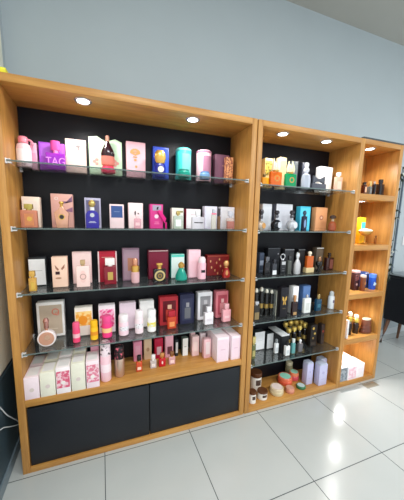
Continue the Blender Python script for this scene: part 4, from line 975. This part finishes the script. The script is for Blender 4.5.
# ================================================================== other things
# sideboard
o = thing('sideboard', 'black sideboard on tapered brown wooden legs, far right', 'sideboard', (4.09, .17, 0))
MB().box(0, .36, -.75, .45, .30, .915, .004).build('body', M((9, 9, 18), .5), o)
MB().box(-.008, .368, -.758, .458, .915, .938, .004).build('top', M((150, 158, 164), .3), o)
for y0, y1 in ((-.74, -.152), (-.148, .44)):
    d_ = MB().box(-.012, .001, y0, y1, .312, .885, .003).build('door', M((9, 9, 18), .5), o)
    yy = (y0+y1)/2
    MB().box(-.03, -.013, yy-.05, yy+.05, .70, .715, .004).build('handle', SILVER, d_)
for (lx, ly, sx, sy) in ((.04, .40, -1, -.4), (.30, .40, -.35, -.2), (.04, -.70, -1, -1), (.30, -.70, 0.1, -1)):
    MB().tube([(lx, ly, .31), (lx+sx*.075, ly+sy*.03, .16), (lx+sx*.15, ly+sy*.06, .0)], .024, 14, .013).build('leg', DARK_LEG, o)

# ivy garland
gx, gy = 3.155, .03
o = thing('ivy_garland', 'dark ivy garland hanging beside the right cabinet', 'garland', (gx, gy, 1.02))
pts = [(.008*math.sin(k*1.1), .004*math.cos(k), k*.06) for k in range(19)]
MB().tube(pts, .003, 6).build('stem', M((50, 60, 40), .6), o)
MB().tube([(X3b+.0004-gx, 0, 1.075), (X3b+.03-gx, 0, 1.085), (0, 0, 1.08)], .003, 8).build('hanging_hook', CHROME, o)
m = MB(); m2 = MB()
for k in range(62):
    zz = random.choice((.05, .12, .30, .36, .62, .68, .93, .99, 1.03))+random.uniform(-.05, .06)
    a = random.uniform(0, 2*PI); t = random.uniform(.3, 1.2)
    mt = Matrix.Translation((.010*math.cos(a), .010*math.sin(a), max(.02, zz))) @ Matrix.Rotation(a, 4, 'Z') @ Matrix.Rotation(t, 4, 'Y')
    s_ = random.uniform(.024, .038)
    leaf = [(0, 0), (s_*.5, s_*.35), (s_*1.1, s_*.1), (s_*1.5, 0), (s_*1.1, -s_*.1), (s_*.5, -s_*.35)]
    b = MB(); b.prism(leaf, -.0004, .0004)
    (m if k % 6 else m2)._merge(b.bm, mt @ Matrix.Rotation(PI/2, 4, 'X'))
m.build('foliage', M((30, 44, 34), .5), o); m2.build('pale_leaves', M((190, 196, 190), .5), o)

# switch and small frame on the far wall
o = thing('light_switch', 'white light switch on the blue wall at right', 'switch', (4.45, YW, 1.29))
MB().box(-.045, .045, -.012, 0, 0, .13, .004).build('plate', WHITE, o); MB().box(-.022, .022, -.017, -.011, .03, .10, .003).build('rocker', M((226, 228, 230), .3), o)
o = thing('picture_frame', 'small white-rimmed frame standing on the black sideboard', 'frame', (4.19, .42, .9385), None, -.5)
MB().box(-.07, .07, -.008, .008, 0, .17, .003).build('frame', WHITE, o); MB().box(-.055, .055, -.0095, -.0075, .015, .155).build('picture', PAT((120, 140, 150), (180, 196, 204), 14), o)

# floor plate, cable, yellow box
o = thing('floor_plate', 'small brownish cover plate set in the floor tiles', 'floor plate', (2.94, -.066, 0))
MB().box(-.082, .082, -.034, .034, 0, .003, .001).build('frame', M((150, 146, 136), .4), o); MB().box(-.074, .074, -.027, .027, .002, .0036).build('cover', M((138, 128, 112), .45), o)
o = thing('floor_plate', 'small pale grey cover plate left of the brownish one', 'floor plate', (2.685, -.048, 0))
MB().box(-.12, .12, -.02, .02, 0, .003, .001).build('frame', M((170, 174, 174), .4), o); MB().box(-.112, .112, -.015, .015, .002, .0036).build('cover', M((160, 166, 166), .45), o)

cp = []
ctrl = [(-.079, -.10, .60), (-.077, .0, .47), (-.070, .06, .38), (-.055, .14, .28), (-.04, .20, .20), (-.02, .24, .18)]
ctrl2 = [(-.079, -.12, .40), (-.072, -.02, .36), (-.062, .06, .30), (-.05, .13, .25), (-.03, .2, .21), (-.015, .25, .20)]
def smooth_path(c):
    out = []
    for i in range(len(c)-1):
        p0 = Vector(c[max(i-1, 0)]); p1 = Vector(c[i]); p2 = Vector(c[i+1]); p3 = Vector(c[min(i+2, len(c)-1)])
        for k in range(6):
            t = k/6
            out.append(.5*((2*p1)+(-p0+p2)*t+(2*p0-5*p1+4*p2-p3)*t*t+(-p0+3*p1-3*p2+p3)*t**3))
    out.append(Vector(c[-1])); return out
m = MB(); m.tube(smooth_path(ctrl), .0032, 8); m.tube(smooth_path(ctrl2), .0032, 8)
tag(m.build('power_cable', M((226, 228, 226), .4)), 'white power cable looping down the left wall behind the cabinet', 'cable')
o = thing('small_box', 'yellow box lying on the left cabinet top at the wall', 'box', (.03, .06, H+.0005))
MB().box(-.1, .045, -.045, .045, 0, .028, .002).build('carton', P(236, 226, 40), o)
MB().box(-.1005, .0455, -.0455, .0455, .018, .0285, .002).build('lid', P(240, 232, 70), o)

# ================================================================== light
def spot(x, y, z, power, size=2.2, blend=.55, col=(1, .985, .96), radius=.022):
    l = bpy.data.lights.new('downlight_beam', 'SPOT'); l.energy = power; l.spot_size = size; l.spot_blend = blend; l.color = col; l.shadow_soft_size = radius
    o = bpy.data.objects.new('downlight_beam', l); COL.objects.link(o); o.location = (x, y, z-.009)
    return o
for (x, y, z) in lamps:
    inner = x > 2.6
    spot(x, y, z, (12 if z < .5 else 9) if (inner and z < 2.2) else 10.5, 2.6)
def area(name, loc, sx, sy, power, rot=(0, 0, 0), col=(1, 1, 1)):
    l = bpy.data.lights.new(name, 'AREA'); l.shape = 'RECTANGLE'; l.size = sx; l.size_y = sy; l.energy = power; l.color = col
    o = bpy.data.objects.new(name, l); COL.objects.link(o); o.location = loc; o.rotation_euler = rot
    return o
area('ceiling_lamp', (1.0, -2.6, HC-.05), 1.2, .6, 80, col=(.97, 1, 1))
area('ceiling_lamp', (3.6, -2.6, HC-.05), 1.2, .6, 80, col=(.97, 1, 1))
w_ = bpy.data.worlds.new('shop_daylight'); SC.world = w_; w_.use_nodes = True
w_.node_tree.nodes['Background'].inputs['Color'].default_value = (.86, .94, 1.0, 1)
w_.node_tree.nodes['Background'].inputs['Strength'].default_value = 1.12

SC.view_settings.view_transform = 'Standard'
SC.view_settings.look = 'None'
SC.view_settings.exposure = 0.14
SC.view_settings.gamma = 1.0
SC.view_settings.use_curve_mapping = False
